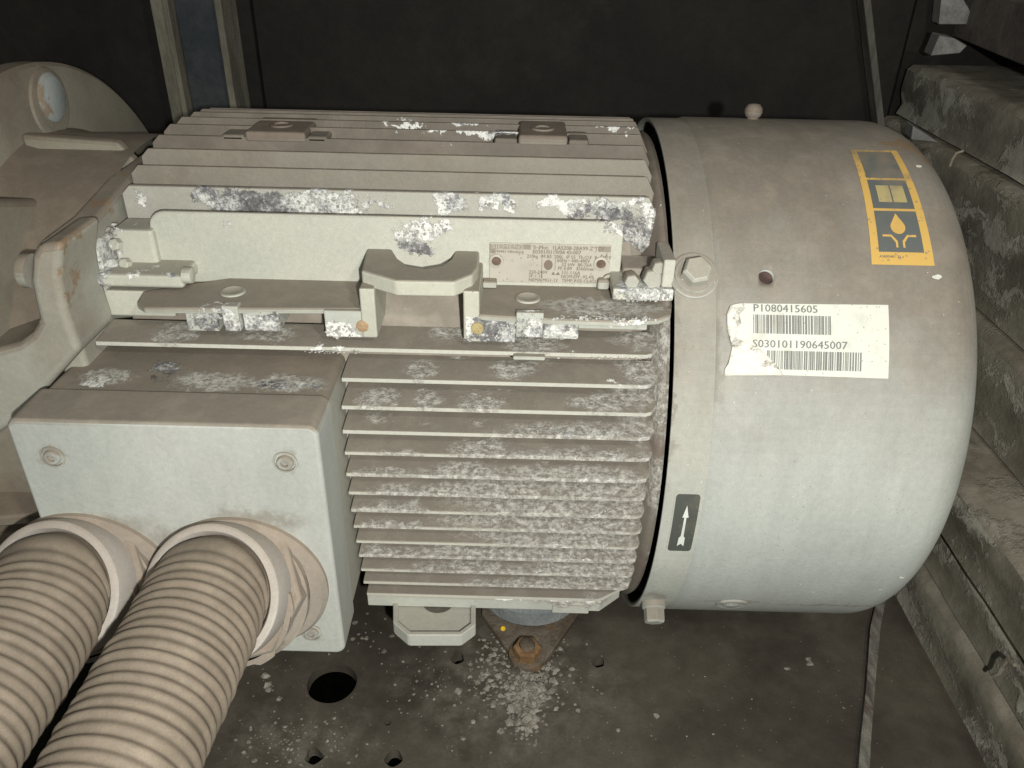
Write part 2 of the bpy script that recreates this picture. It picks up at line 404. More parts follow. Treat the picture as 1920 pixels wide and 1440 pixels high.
# pale bar made in place of a floor plate's lit edge, lower right
M_bar = rough_mat("lit_plate_edge", (.10, .095, .08), (.19, .18, .155), 45, (.07, .05, .04), stretch=(3, 1, 3))
pts = [PZ(a_, b_, ZF+.006) for a_, b_ in ((1652, 1120), (1640, 1180), (1631, 1290), (1621, 1400), (1612, 1560))]
mb = MB(); vs = []; fs = []
for i, p_ in enumerate(pts):
    ww = .0048+.0006*math.sin(i*2.1)
    vs += [(p_.x-ww, p_.y, ZF+.0005), (p_.x-ww+.0006, p_.y, ZF+.008), (p_.x+ww, p_.y, ZF+.008), (p_.x+ww, p_.y, ZF+.0005)]
for i in range(len(pts)-1):
    for q in range(4): fs.append((i*4+q, i*4+(q+1) % 4, i*4+4+(q+1) % 4, i*4+4+q))
fs += [(0, 1, 2, 3), (len(vs)-1, len(vs)-2, len(vs)-3, len(vs)-4)]
mb.add(vs, fs); tag(mb.build("plate_edge_bar", M_bar), "narrow pale bar standing for a lit floor plate edge below the fan cowl", "bar")

def tube(path, r, n=10, closed=False):
    mb = MB(); vs = []; fs = []; k = len(path)
    for i, p_ in enumerate(path):
        t = (Vector(path[min(i+1, k-1)])-Vector(path[max(i-1, 0)])).normalized()
        q = t.to_track_quat('Z', 'Y'); rad = r[i] if isinstance(r, (list, tuple)) else r
        vs += [Vector(p_)+q @ Vector((rad*math.cos(2*math.pi*j/n), rad*math.sin(2*math.pi*j/n), 0)) for j in range(n)]
    for i in range(k-1):
        for j in range(n): fs.append((i*n+j, i*n+(j+1) % n, (i+1)*n+(j+1) % n, (i+1)*n+j))
    fs += [tuple(range(n-1, -1, -1)), tuple(range((k-1)*n, k*n))]
    return mb.add(vs, fs)
M_string = rough_mat("pale_string", (.16, .14, .11), (.22, .2, .16), 60)
xs = CX+.393
tag(tube([PX(a_, b_, xs) for a_, b_ in ((1903, 1247), (1890, 1236), (1882, 1246), (1874, 1262), (1862, 1268))], .0017, 8).build("wire_scrap", M_string),
    "short bent pale wire scrap on the stacked beams, lower right edge", "wire")
tag(tube([PY(a_, b_, .05) for a_, b_ in ((1781, 312), (1786, 298), (1793, 287), (1806, 283))], .0011, 8).build("wire_scrap", M_string),
    "thin curved wire end sticking out above the fan cowl", "wire")

# ================================================================== MOTOR
motor = root("electric_motor", (-.07, 0, ZF), "big dusty grey green electric motor with cooling fins, peeling white patches and a fan cowl", "motor")
def el(px, py, rx, ry, plane, v, depth=.01):
    """ellipsoid region centred at a pixel on a plane, radii given in photo pixels"""
    c = pl(px, py, plane, v) if plane < 3 else PC(px, py, v)
    k = (c-CAM).dot(FW)/FPX
    if plane == 1: return (c, (rx*k, depth, ry*k/.86))
    if plane == 2: return (c, (rx*k, ry*k/.51, depth))
    return (c, (rx*k, ry*k*1.05, ry*k*1.05))

# --- fins
FINZ0, FINDZ = .106, .0172
fin_px = [(640,655),(644,712),(644,764),(647,809.6),(655,850),(655,890),(658,924.5),(665.6,957.3),(673,987.5),(673,1015.6),(677,1042),(680,1068.5),(687.5,1092)]
fin_rt = [(1222,668),(1222,729),(1222,779),(1220,826),(1219,866),(1212,904),(1208,939),(1204,972),(1202,1005),(1198,1033),(1192,1057),(1186,1083),(1178,1107)]
scuff_l = []
def fz(k): return FINZ0-FINDZ*k
for (px, py, rx, ry, k) in ((706,750,42,16,2),(800,755,26,10,2),(785,700,30,13,1),(1200,690,45,36,1),(1075,825,150,26,3),(705,838,60,18,3),(1205,790,50,40,3),
        (1075,868,170,22,4),(740,872,90,20,4),(1060,905,190,22,5),(720,902,70,18,5),(1050,945,200,26,7),(740,940,80,20,6),(1030,975,210,24,8),(720,972,80,18,7),
        (1050,1005,180,22,9),(1090,1035,150,22,10),(1110,1065,120,20,11),(720,1000,80,16,8),(730,1045,70,12,10),(1000,1110,150,16,12),(1180,740,40,30,2),(1200,640,50,22,0),
        (870,632,60,16,0),(1000,650,60,12,0),(960,700,40,10,1),(1130,760,60,10,2),(900,760,40,8,2),(900,850,60,16,4),(870,895,80,18,5),(880,930,120,20,6),(1070,925,190,22,6),(900,1040,120,14,10),(880,1075,110,12,11),(1120,1095,100,12,12),(740,965,60,14,7),(1240,700,25,60,1),(1240,800,25,60,4),(500,630,60,10,0),(330,632,40,10,0)):
    c, r_ = el(px, py, rx, ry, 2, fz(k)); scuff_l.append((c, (r_[0], max(r_[1], .012), .013)))
M_fin = paint("dusty_fin_paint", lo=.15, hi=.7, amt=1.0, base=(.50,.49,.43), dust=(.195,.172,.142), scuff=scuff_l, veil=.05,
              white=[el(1120,671,110,5,2,fz(0),.0014), el(620,662,60,7,2,fz(0),.003), el(1170,725,50,5,2,fz(1),.0016), el(1050,815,120,4,2,fz(3),.0012)]
              +[el(1085, q[1]+12, 120, 3, 2, fz(k_), .0016) for k_, q in enumerate(fin_px) if k_ in (3, 4, 5, 7, 8, 9, 10, 11)])
def fin_h(k, ytip, xl, xr, root_y=-.12):
    z = fz(k); t0, t1 = .0040, .0016
    prof = [(xl, ytip), (xr-.004, ytip), (xr, ytip+.002), (max(xr+.008, .119), ytip+.020), (max(xr+.009, .1195), ytip+.036)]
    n = len(prof); vs = []
    for sg in (1, -1):
        vs += [(x, y, z+sg*t1) for x, y in prof]
        vs += [(x, root_y, z+sg*t0) for x, y in prof]
    fs = []
    for b_ in (0, 2*n):
        fs += [(b_+i, b_+i+1, b_+n+i+1, b_+n+i) for i in range(n-1)]
    fs += [(i, i+1, 2*n+i+1, 2*n+i) for i in range(n-1)]
    fs += [(0, n, 3*n, 2*n), (n-1, 2*n-1, 4*n-1, 3*n-1)]
    return MB().add(vs, fs)
rootr = .189
for k, (px, py) in enumerate(fin_px):
    z = fz(k); yt_ = PZ(px, py, z).y
    ry = -math.sqrt(max(rootr**2-z*z, .01))+.004
    xl = -.268 if k == 0 else -.1005
    xr = min(PZ(*fin_rt[k], z).x, .1125)
    fin_h(k, yt_, xl, xr, ry).build("cooling_fin", M_fin, motor, bevel=.0006, smooth=30, seg=1)

# --- upper, upright fins
lip = [el(440,378,75,26,1,-.10), el(520,380,60,24,1,-.10), el(1120,388,60,18,1,-.10), el(1195,450,42,44,1,-.10), el(1150,400,50,16,1,-.10)]
lipw = [el(612,380,74,24,1,-.10), el(262,368,16,12,1,-.10), el(845,385,34,20,1,-.10), el(935,384,38,14,1,-.10), el(1050,380,42,12,1,-.10), el(1225,400,26,30,1,-.10), el(1235,460,26,26,1,-.10),
        el(1150,378,60,7,1,-.10), el(1190,492,30,12,1,-.10), el(700,372,30,8,1,-.10)]
M_lip = paint("peeling_plate_paint", base=(.43,.42,.37), lo=.2, hi=.9, amt=.8, grey=lip, white=lipw, veil=.55)
M_upfin1 = paint("upright_fin_paint_cleaner", base=(.255,.238,.205), lo=-.3, hi=.7, amt=.85, veil=.6)
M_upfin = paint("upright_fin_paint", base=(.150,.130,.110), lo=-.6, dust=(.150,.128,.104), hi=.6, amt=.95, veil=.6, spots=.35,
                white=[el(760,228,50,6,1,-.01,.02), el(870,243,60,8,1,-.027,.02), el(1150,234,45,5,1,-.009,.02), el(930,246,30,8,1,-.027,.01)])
for k in range(12):
    y = -.10+.018*k
    zt = math.sqrt((.215+.0035*min(k/4, 1))**2-y*y)
    zr = .10 if k == 0 else math.sqrt(max(.170**2-y*y, 0))-.004
    x0, x1 = -.268+.013*min(k/6, 1)**1.5, .1085
    poly = [(x0, zr), (x0, zt-.006), (x0+.006, zt), (x1, zt), (x1+.0115, zt-.022), (x1+.0115, zr)]
    t = .0022 if k else .004
    MB().prism(poly, 1, y, y+t).build("cooling_fin", M_lip if k == 0 else (M_upfin1 if k < 3 else M_upfin), motor, bevel=.0007, smooth=30, seg=1)

# --- stator body and bearing shields
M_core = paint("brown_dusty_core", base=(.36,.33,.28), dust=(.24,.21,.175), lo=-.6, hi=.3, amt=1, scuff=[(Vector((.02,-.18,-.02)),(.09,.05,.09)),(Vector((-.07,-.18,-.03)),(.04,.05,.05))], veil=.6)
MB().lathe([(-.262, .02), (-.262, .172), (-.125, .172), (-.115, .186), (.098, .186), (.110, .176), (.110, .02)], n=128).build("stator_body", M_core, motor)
M_shield = paint("shield_paint", base=(.33,.33,.28), lo=-1.2, hi=.3, amt=1, dust=(.17,.14,.115), scuff=[el(1240,y_,30,60,3,.20) for y_ in (640,760,900,1040)], veil=.6)
MB().lathe([(.104, .05), (.104, .176), (.112, .184), (.1145, .2055), (.1185, .2085), (.1212, .2070), (.1212, .05)], n=128).build("bearing_shield", M_shield, motor, smooth=50)

# --- the smooth mounting face, ledge, lug and its blocks
yf, zl = -.130, .1337
a = PY(285, 450, yf); b = PY(1167, 470, yf)
M_face = paint("pale_face_paint", base=(.47,.47,.41), lo=.1, hi=.8, amt=.75, veil=.12, spots=.4,
   white=[el(800,428,50,20,1,yf), el(760,446,28,12,1,yf), el(1148,428,24,14,1,yf), el(413,410,9,3,1,yf)], grey=[el(778,468,28,13,1,yf)])
fa = MB(); zt_ = PY(450, 398, yf).z
poly = rr(a.x, b.x, zl-.004, PY(700, 405, yf).z, .012, 6)
fa.prism(poly, 1, yf, yf+.0035).build("mounting_face", M_face, motor, bevel=.0015, smooth=40)

led_w = [el(1120,600,100,3,1,PZ(1050,598,zl).y,.01), el(1200,600,30,5,1,PZ(1050,598,zl).y,.01), el(400,578,40,3,1,PZ(450,577,zl).y,.01)]
M_ledge = paint("dusty_ledge_paint", lo=-.3, hi=.4, amt=.95, scuff=[el(1130,575,110,20,2,zl)], white=led_w, veil=.2)
leftL = [PZ(a_, b_, zl) for a_, b_ in ((256, 568), (268, 546), (345, 534), (450, 515), (690, 520), (690, 578), (270, 577))]
MB().prism([(p_.x, max(p_.y, -.19) if i != 3 and i != 4 else yf+.004) for i, p_ in enumerate(leftL)], 2, zl-.0045, zl).build("ledge", M_ledge, motor, bevel=.0012)
rl = [PZ(a_, b_, zl) for a_, b_ in ((897, 540), (1180, 545), (1262, 560), (1258, 590), (1235, 598), (1160, 602), (1020, 597), (897, 590))]
MB().prism([(p_.x, p_.y if i > 1 else yf+.004) for i, p_ in enumerate(rl)], 2, zl-.0045, zl).build("ledge", M_ledge, motor, bevel=.0012)
# ledge back wall
M_rec = paint("brown_recess_paint", base=(.33,.29,.24), lo=-.6, hi=.2, amt=.9, white=[el(780,570,60,9,1,-.135)], veil=.5)
MB().box((-.25, -.133, .104), (.112, -.118, zl-.004)).build("recess_wall", M_rec, motor)
for px, py in ((437, 548), (990, 560)):
    c = PZ(px, py, zl)
    MB().lathe([(0, .0085), (.0012, .0085), (.0016, .0070), (.0004, .0055), (.0004, 0)], c, (0,0,1), 28).build("bolt_boss", M_face, motor, smooth=50)

M_block = paint("peeling_block_paint", lo=.2, hi=.8, amt=.8,
   white=[el(640,622,36,16,1,-.178), el(400,590,50,6,1,-.178), el(430,580,18,6,1,-.178), el(955,622,14,20,1,-.178), el(985,600,24,16,1,-.178), el(1050,634,34,4,1,-.178),
          el(1205,612,12,12,1,-.178), el(1130,608,14,7,1,-.178), el(885,600,6,40,1,-.178)],
   grey=[el(375,608,34,15,1,-.178), el(430,605,36,20,1,-.178), el(490,605,40,19,1,-.178), el(905,618,34,28,1,-.178), el(940,615,24,24,1,-.178), el(1000,618,30,22,1,-.178), el(1050,618,34,16,1,-.178)])
def block(px0, px1, pyt, pyb, y=-.178, yb=-.128, nm="foot_block", mat=None, dt=0):
    p0 = PY(px0, pyt, y); p1 = PY(px1, pyb, y); 
    return MB().box((p0.x, y, p1.z), (p1.x, yb, p0.z-dt)).build(nm, mat or M_block, motor, bevel=.001)
block(345, 412, 583, 622); block(413, 452, 574, 622, y=-.1805, yb=-.172); block(453, 526, 583, 622)
block(606, 702, 582, 634)
block(872, 966, 594, 643, y=-.180); block(968, 1018, 586, 634, y=-.1830, yb=-.1775); block(1019, 1084, 602, 637)
block(1085, 1213, 602, 620, y=-.174)
block(962, 1022, 668, 677, y=-.186, yb=-.176)
for px, py, c_ in ((680, 611, (.32,.22,.13)), (895, 615, (.34,.28,.14))):
    c = PY(px, py, -.1785 if px < 800 else -.1805)
    MB().cyl(c, (0,-1,0), .0042, .0012, 24, bev=.0003).build("plug", rough_mat("ochre_plug", c_, tuple(x*1.3 for x in c_), 60), motor)

# lifting lug (upper)
zt = .1585
M_lug = paint("lug_paint", base=(.47,.465,.39), lo=.3, hi=.9, amt=.85, veil=.2, white=[el(885,560,6,26,1,-.19)])
lug = [(690,454),(732,456),(737,470),(745,483),(765,497),(797,503),(828,497),(846,484),(853,468),(858,458),(900,461),(896,500),(886,514),(851,528),(742,526),(677,507)]
lp = [PZ(a_, b_, zt) for a_, b_ in lug]
yfr = PZ(795, 528, zt).y; zb = PY(795, 558, yfr).z
MB().prism([(p_.x, p_.y) for p_ in lp], 2, zb, zt).build("lifting_lug", M_lug, motor, bevel=.0018, smooth=30, seg=3)
def leg(px0, px1, nm="lug_web"):
    a_ = PY(px0, 570, -.180).x; b_ = PY(px1, 570, -.180).x
    MB().box((a_, -.1795, PY(800, 640, -.18).z+.001), (b_, yf+.004, zb+.003)).build(nm, M_lug, motor, bevel=.0015)
leg(674, 703); leg(868, 899)

# --- lower foot strip and lug
zs = PZ(684, 1114, fz(13)); ys = zs.y
M_low = paint("lower_strip_paint", lo=-.1, hi=.6, amt=.7, white=[el(960,1118,60,4,1,ys), el(1080,1122,70,4,1,ys)], scuff=[el(1100,1125,110,14,1,ys)])
p0 = PY(688, 1116, ys); p1 = PY(1150, 1140, ys)
fin_h(13, ys, p0.x, .092, -.11).build("cooling_fin", M_fin, motor, bevel=.0006, smooth=30, seg=1)
MB().prism([(p0.x, ys), (.090, ys), (.108, ys+.016), (.112, -.10), (p0.x, -.10)], 2, PY(900, 1141, ys).z, fz(13)-.002).build("foot_strip", M_low, motor, bevel=.001)
MB().box((p1.x-.05, ys-.0015, PY(1000, 1146, ys).z), (p1.x-.02, ys+.02, fz(13)-.006)).build("foot_block", M_low, motor, bevel=.0008)
zl2 = fz(13)-.010
lo = [PZ(a_, b_, zl2) for a_, b_ in ((737, 1118), (737, 1168), (765, 1192), (865, 1192), (892, 1172), (892, 1118))]
M_lug2 = paint("lower_lug_paint", lo=.3, hi=.95, amt=.55, veil=.15)
lc = sum((Vector((p_.x, p_.y)) for p_ in lo), Vector((0, 0)))/6
MB().prism([tuple(lc+(Vector((p_.x, p_.y))-lc)*.955) for p_ in lo], 2, zl2-.010, zl2-.004).build("lower_lug", M_lug2, motor, bevel=.0012)
def wall(p, q, t=.0042):
    d = (q-p); d.z = 0; n_ = Vector((-d.y, d.x, 0)).normalized()*t
    v = [p, q, q+n_, p+n_]
    return MB().add([(a_.x, a_.y, zl2-.012) for a_ in v]+[(a_.x, a_.y, zl2+.001) for a_ in v], [(0,1,2,3),(7,6,5,4),(0,4,5,1),(1,5,6,2),(2,6,7,3),(3,7,4,0)])
for i in range(5):
    wall(lo[i], lo[i+1]).build("lug_rim", M_lug2, motor, bevel=.0012)
c = PZ(822, 1120, zl2)
MB().lathe([(0, .0135), (.0006, .0135), (.0006, 0)], (c.x, c.y, zl2-.004), (0,0,1), 32).build("bore_disc", rough_mat("bore_shade", (.06,.05,.042), (.09,.08,.065), 30), motor)  # flat disc coloured dark to stand for the shade down a bore

# --- loose crumbs of corroded paint standing proud of the peeling patches
def flakes(items, name="paint_crust"):
    mb = MB(); g_ = random.Random(21)
    for px, py, rx, ry, ax, v, n_, smax in items:
        for _ in range(n_):
            a_, q_ = g_.uniform(0, 6.283), math.sqrt(g_.random())
            p_ = pl(px+rx*q_*math.cos(a_), py+ry*q_*math.sin(a_), ax, v); s_ = g_.uniform(.0005, smax)
            u_ = [Vector((0,1,0)), Vector((1,0,0)), Vector((1,0,0))][ax]; w_ = [Vector((0,0,1)), Vector((0,0,1)), Vector((0,1,0))][ax]
            nn = [Vector((1,0,0)), Vector((0,-1,0)), Vector((0,0,1))][ax]
            k = g_.randint(4, 6); o_ = g_.uniform(0, 6)
            base_ = [p_-nn*.0001+(u_*math.cos(o_+6.283*i/k)+w_*math.sin(o_+6.283*i/k))*s_*g_.uniform(.6,1.3) for i in range(k)]
            top = [p_+(b_-p_)*.6+nn*s_*g_.uniform(.25,.7) for b_ in base_]
            mb.add(base_+top, [(i, (i+1) % k, (i+1) % k+k, i+k) for i in range(k)]+[tuple(range(k, 2*k))])
    return mb
M_crumb = rough_mat("white_corrosion_crumbs", (.27,.265,.25), (.55,.55,.53), 160, rough=.9, bump=.4)
yl = PZ(1050,598,zl).y
fl_ = flakes([(615,380,60,20,1,-.10,90,.0016),(845,385,28,14,1,-.10,30,.0014),(935,384,32,10,1,-.10,36,.0014),(1212,412,24,30,1,-.10,60,.0016),(1150,386,90,10,1,-.10,60,.0014),
    (1192,455,26,26,1,-.10,50,.0017),(800,428,48,16,1,yf,70,.0015),(765,446,22,12,1,yf,24,.0014),(1148,428,20,12,1,yf,24,.0016),(640,622,32,12,1,-.178,50,.0016),
    (400,592,50,6,1,-.178,40,.0013),(950,620,16,18,1,-.180,36,.0014),(905,634,34,7,1,-.180,30,.0013),(988,604,22,16,1,-.183,40,.0014),(1050,632,32,4,1,-.178,22,.0013),
    (1205,554,54,12,1,-.160,90,.0017),(170,520,36,50,1,-.150,90,.0016),(215,432,16,12,1,-.136,20,.0016),
    (1120,598,110,3,1,yl,70,.0012),(1120,671,100,2,2,fz(0),20,.0010),(620,660,60,3,2,fz(0),40,.0012),(440,378,60,18,1,-.10,34,.0012),(440,380,50,14,1,-.10,6,.0010)])
tag(fl_.build("paint_crust", M_crumb, motor, smooth=0), kind='stuff')

# --- top pads
M_pad = paint("brown_pad_paint", base=(.25,.225,.19), lo=-.5, hi=.4, amt=1, dust=(.15,.12,.095), veil=.4)
for px0, px1, py in ((455, 570, 236), (972, 1066, 243)):
    yb_ = -.047; a_ = PY(px0, py, yb_); b_ = PY(px1, py, yb_); zt2 = a_.z-.008
    MB().box((a_.x, yb_, a_.z-.012), (b_.x, yb_+.05, zt2+.004)).build("eyebolt_pad", M_pad, motor, bevel=.0025)
    MB().lathe([(0, .009), (.0012, .009), (.0012, .006), (-.0002, .0055), (-.0002, 0)], ((a_.x+b_.x)/2, yb_+.022, zt2+.004), (0,0,1), 24).build("pad_boss", M_pad, motor, smooth=50)
    MB().box((a_.x-.018, yb_+.001, a_.z-.012), (a_.x-.0005, yb_+.03, a_.z-.007)).build("pad_shoulder", M_upfin, motor, bevel=.002)
    MB().box((b_.x+.0005, yb_+.001, a_.z-.012), (b_.x+.016, yb_+.03, a_.z-.007)).build("pad_shoulder", M_upfin, motor, bevel=.002)

# --- tie bosses left and right of the face
M_boss = paint("boss_paint", base=(.50,.50,.43), lo=.3, hi=.9, amt=.6, white=[el(165,500,50,56,1,-.15,.03), el(175,545,32,26,1,-.15,.03), el(215,432,20,16,1,-.15,.03),
     el(300,508,50,6,1,-.16,.03), el(160,625,16,18,1,-.15,.03), el(1205,552,62,20,1,-.16,.02), el(1240,560,30,22,1,-.16,.02)], rust=[el(120,480,14,60,1,-.16,.03), el(150,440,40,14,1,-.16,.03)])
ybs = -.160
def pb(px0, px1, pyt, pyb, y, yb, nm, mat, bv=.0015): 
    p0 = PY(px0, pyt, y); p1 = PY(px1, pyb, y); return MB().box((p0.x, y, p1.z), (p1.x, yb, p0.z)).build(nm, mat, motor, bevel=bv)
pb(150, 346, 513, 543, -.158, -.12, "tie_boss", M_boss, .003)
pb(160, 330, 543, 596, -.150, -.11, "tie_boss_web", M_boss, .002)
pb(128, 212, 458, 590, -.150, -.11, "end_shield_corner", M_boss, .004)
pb(205, 300, 430, 508, -.136, -.11, "end_shield_corner", M_boss, .003)
def hexnut(o, d, r, L, nm, mat, rot=0, parent=motor, n=6, bev=.0006):
    MB().lathe([(0, r), (L*.85, r), (L, r*.9)], o, d, n, a0=rot, a1=rot+2*math.pi, close=True).build(nm, mat, parent, smooth=20, bevel=bev)
for px, py, r_ in ((212, 498, .0050), (240, 494, .0042), (222, 458, .0045)):
    hexnut(PY(px, py, -.140), (-.25, -.9, .3), r_, .005, "tie_nut", M_boss, .3)
MB().cyl(PY(345, 516, -.155), (1, 0, 0), .0055, .006, 20, bev=.001).build("stud_end", M_boss, motor)
pb(1150, 1262, 541, 566, -.160, -.125, "tie_bracket", M_boss, .0015)
pb(1246, 1262, 487, 541, -.160, -.125, "tie_bracket_arm", M_face, .0015)
for px, py, r_ in ((1182, 520, .0055), (1222, 515, .0075), (1232, 495, .005)):
    hexnut(PY(px, py, -.146), (0, -1, .1), r_, .010, "tie_nut", M_ledge, .2)
pb(1168, 1262, 503, 536, -.136, -.11, "end_shield_corner", M_core, .002)

# --- nameplate
yn = yf-.0012
M_np = sticker_mat("dusty_nameplate", (.43, .405, .355), spots=.6)
M_npk = sticker_mat("nameplate_band", (.27, .24, .20))
M_ink = sticker_mat("nameplate_ink", (.19, .15, .12), spots=0)
a = PY(918, 455, yn); b = PY(1140, 536, yn)
slope = (PY(1140, 460, yn).z-PY(918, 455, yn).z)/(b.x-a.x)
npw, nph = b.x-a.x, a.z-PY(922, 528, yn).z
npl = MB().box((a.x, yn, a.z-nph), (b.x, yf+.0005, a.z)).build("nameplate", M_np, motor, bevel=.0004)
def text_mesh(txt, size):
    cu = bpy.data.curves.new("t", 'FONT'); cu.body = txt; cu.size = size; cu.resolution_u = 2; cu.extrude = 0
    o = bpy.data.objects.new("t", cu); COL.objects.link(o)
    dg = bpy.context.evaluated_depsgraph_get(); dg.update(); me = bpy.data.meshes.new_from_object(o.evaluated_get(dg))
    vs = [v.co.copy() for v in me.vertices]; fs = [tuple(p_.vertices) for p_ in me.polygons]
    bpy.data.objects.remove(o); bpy.data.meshes.remove(me); return vs, fs
def np_pt(u, v, dy=-.0003): return Vector((a.x+u*npw, yn-dy*0-.0003+dy, a.z-v*nph))
ink = MB(); scale = nph
rows = [(.36,.125,"3~Mot.  1LA5208-2BA99-Z TDF",.105),(.96,.11,"CE",.0),(.355,.235,"E0301/0119/06 45 007",.105),(.31,.345,"210kg  IM B5  200L  IP 55  Th.Cl.F  Rot.KTY",.092),
        (.56,.44,"60Hz   440-480V",.095),(.60,.54,"52 kW  80-76A",.095),(.57,.64,"PF 0.89   3560/min",.095),(.33,.75,"220-240V",.095),(.60,.75,"131-116A",.095),(.33,.85,"SF-1.15",.095),
        (.60,.85,"NOM.EFF.-92.4%",.095),(.33,.955,"NEMA MG1-12   TEMP RISE-CLASS B",.092),(.02,.235,"D-90441 Nurnberg",.08)]
for u0,u1,v0,v1 in ((.004,.34,.02,.14),(.004,.05,.14,.26),(.90,.996,.02,.16)):
    nb = MB().add([np_pt(u0,v0),np_pt(u1,v0),np_pt(u1,v1),np_pt(u0,v1)], [(0,1,2,3)])
    nb.build("header_band", M_npk, npl, smooth=0)
for u, v, t, sz in rows:
    if not sz: continue
    vs, fs = text_mesh(t, sz*nph*1.32)
    o = np_pt(u, v, -.0006); ink.add([(o.x+w_.x*.92, o.y, o.z+w_.y) for w_ in vs], fs)
for u0,u1,v0,v1 in ((.435,.438,.36,.98),(.545,.548,.36,.66)):
    ink.add([np_pt(u0,v0,-.0006),np_pt(u1,v0,-.0006),np_pt(u1,v1,-.0006),np_pt(u0,v1,-.0006)], [(0,1,2,3)])
for u in (.52,.56): ink.add([np_pt(u,.77,-.0006),np_pt(u+.03,.77,-.0006),np_pt(u+.015,.69,-.0006)], [(0,1,2)])
for u in (.925,.965):   # CE mark arcs
    k = 10; vs = []
    for i in range(k+1):
        t_ = R(90+180*i/k)
        for q in (1, .68): vs.append(np_pt(u+.017*q*math.cos(t_)+.008, .30+.085*q*math.sin(t_), -.0006))
    ink.add(vs, [(2*i, 2*i+1, 2*i+3, 2*i+2) for i in range(k)])
k = 20; ink.add([np_pt(.49+.036*math.cos(2*math.pi*i/k), .52+.13*math.sin(2*math.pi*i/k), -.0006) for i in range(k)], [tuple(range(k))])
ink.build("printed_text", M_ink, npl, smooth=0)
sg = MB(); vs, fs = text_mesh("SIEMENS", nph*.155)
o = np_pt(.015, .125, -.0006); sg.add([(o.x+w_.x*1.35, o.y, o.z+w_.y) for w_ in vs], fs); sg.build("maker_name", M_np, npl, smooth=0)
M_hole = rough_mat("red_brown_rivet", (.11,.075,.06), (.18,.125,.09), 120)
for u, v in ((.057, .45), (.925, .46)):
    MB().lathe([(0,.0052),(.0012,.005),(.0016,.0035),(.0006,.003),(.0006,0)], np_pt(u,v,.0002), (0,-1,0), 24).build("rivet", M_np, npl, smooth=50)
    MB().cyl(np_pt(u,v,.0), (0,-1,0), .0029, .0016, 24, bev=.0004).build("rivet", M_hole, npl)
pb(905, 931, 528, 541, yn-.007, yf, "clip", M_ledge, .001)
pb(1121, 1142, 525, 545, yn-.006, yf, "clip", M_ledge, .002)
MB().lathe([(0,.005),(.003,.005),(.003,.003),(.001,.003)], PY(1142,524,yf-.001), (0,-1,0), 20).build("clip_ring", M_ledge, motor)

# --- terminal box
xl, xr, ybx, zt, zbb, yback, yseam = -.2905, -.1012, -.26006, .0950, -.1020, -.15, -.222
M_box = paint("box_lid_paint", base=(.42,.435,.405), lo=.15, hi=.75, amt=.95, veil=.22, streak=(1,1,.3),
   stain=[el(99,856,26,26,1,-.26), el(535,866,26,26,1,-.26), el(584,1186,26,24,1,-.26), el(190,985,150,36,1,-.26), el(480,975,140,30,1,-.26), el(330,1010,110,34,1,-.26)], spots=.35, fine=.7)
M_box2 = paint("box_base_paint", dust=(.17,.142,.112), base=(.40,.40,.345), lo=.0, hi=.6, amt=.95, veil=.35, scuff=[el(400,712,70,18,2,.094), el(530,718,80,14,2,.094), el(195,705,50,16,2,.094)],
    grey=[(Vector((PZ(300,690,.094))), (.0135,.012,.006)), (PZ(535,722,.094),(.02,.005,.004))], white=[(PZ(180,712,.094),(.009,.006,.004))])
lid = MB(); pr = rr(xl, xr, zbb, zt, .007, 6)
lid.prism(pr, 1, ybx, yseam+.0005).build("terminal_box_lid", M_box, motor, bevel=.003, seg=3, smooth=40)
MB().prism(rr(xl+.0025, xr-.002, zbb+.0025, zt-.002, .007, 5), 1, yseam-.001, yback).build("terminal_box_base", M_box2, motor, bevel=.001, smooth=40)
MB().box((xl+.01, yback, zbb+.012), (xr-.004, -.10, zt-.010)).build("terminal_box_neck", M_box2, motor, bevel=.002)
for px, py in ((99, 856), (535, 866), (584, 1186)):
    c = PY(px, py, ybx)
    s1 = MB().lathe([(-.0002,.0078),(.0008,.0076),(.0010,.0066),(-.0004,.0062)], c, (0,-1,0), 36).build("screw_recess", M_box2, motor, smooth=50)
    MB().lathe([(0,.0052),(.0018,.0050),(.0024,.0044),(.0024,.0024),(.0008,.0022),(.0008,0)], c, (0,-1,0), 32).build("lid_screw", M_box, motor, smooth=40)

# --- fan cowl
M_cowl = paint("cowl_paint", base=(.42,.445,.42), dust=(.185,.160,.131), lo=-.30, hi=.98, amt=1.0, veil=.2, spots=.7, rough=.6, streak=(1,.22,.22), stain=[el(1372,1128,90,16,3,.22), el(1345,640,16,200,3,.22), el(1437,530,26,26,3,.22), el(1560,1135,160,10,3,.22)],
               rust=[el(1700,270,60,30,3,.22), el(1760,290,40,30,3,.22)])
M_band = paint("cowl_band_paint", base=(.46,.475,.43), dust=(.185,.160,.131), lo=-.45, hi=1.05, amt=.95, streak=(1,.22,.22), stain=[el(1301,520,44,44,3,.22), el(1232,1120,40,24,3,.22), el(1262,700,10,300,3,.22)], veil=.2, spots=.8)
c0, rc, rb = .122, .2203, .2190
xb_ = .150
prof = [(c0+.001, rb-.0035), (c0, rb-.002), (c0, rb-.0004), (c0+.0006, rb), (xb_-.0015, rb), (xb_, rb-.0006), (xb_+.001, rb-.0006)]
MB().lathe(prof+[(xb_+.001, rb-.004), (c0+.001, rb-.0035)], n=160).build("cowl_band", M_band, motor, smooth=40)
arc = [(.3015+.035*math.sin(t_), rc-.035+.035*math.cos(t_)) for t_ in [R(9*i) for i in range(11)]]
prof = [(xb_-.0005, rb-.0042), (xb_-.0005, rc-.0016), (xb_+.003, rc)] + [(.155+.0055*i, rc) for i in range(26)] + arc + [(.340, .12), (.340, .0)]
cowl = MB().lathe(prof, n=160).build("fan_cowl", M_cowl, motor, smooth=40)
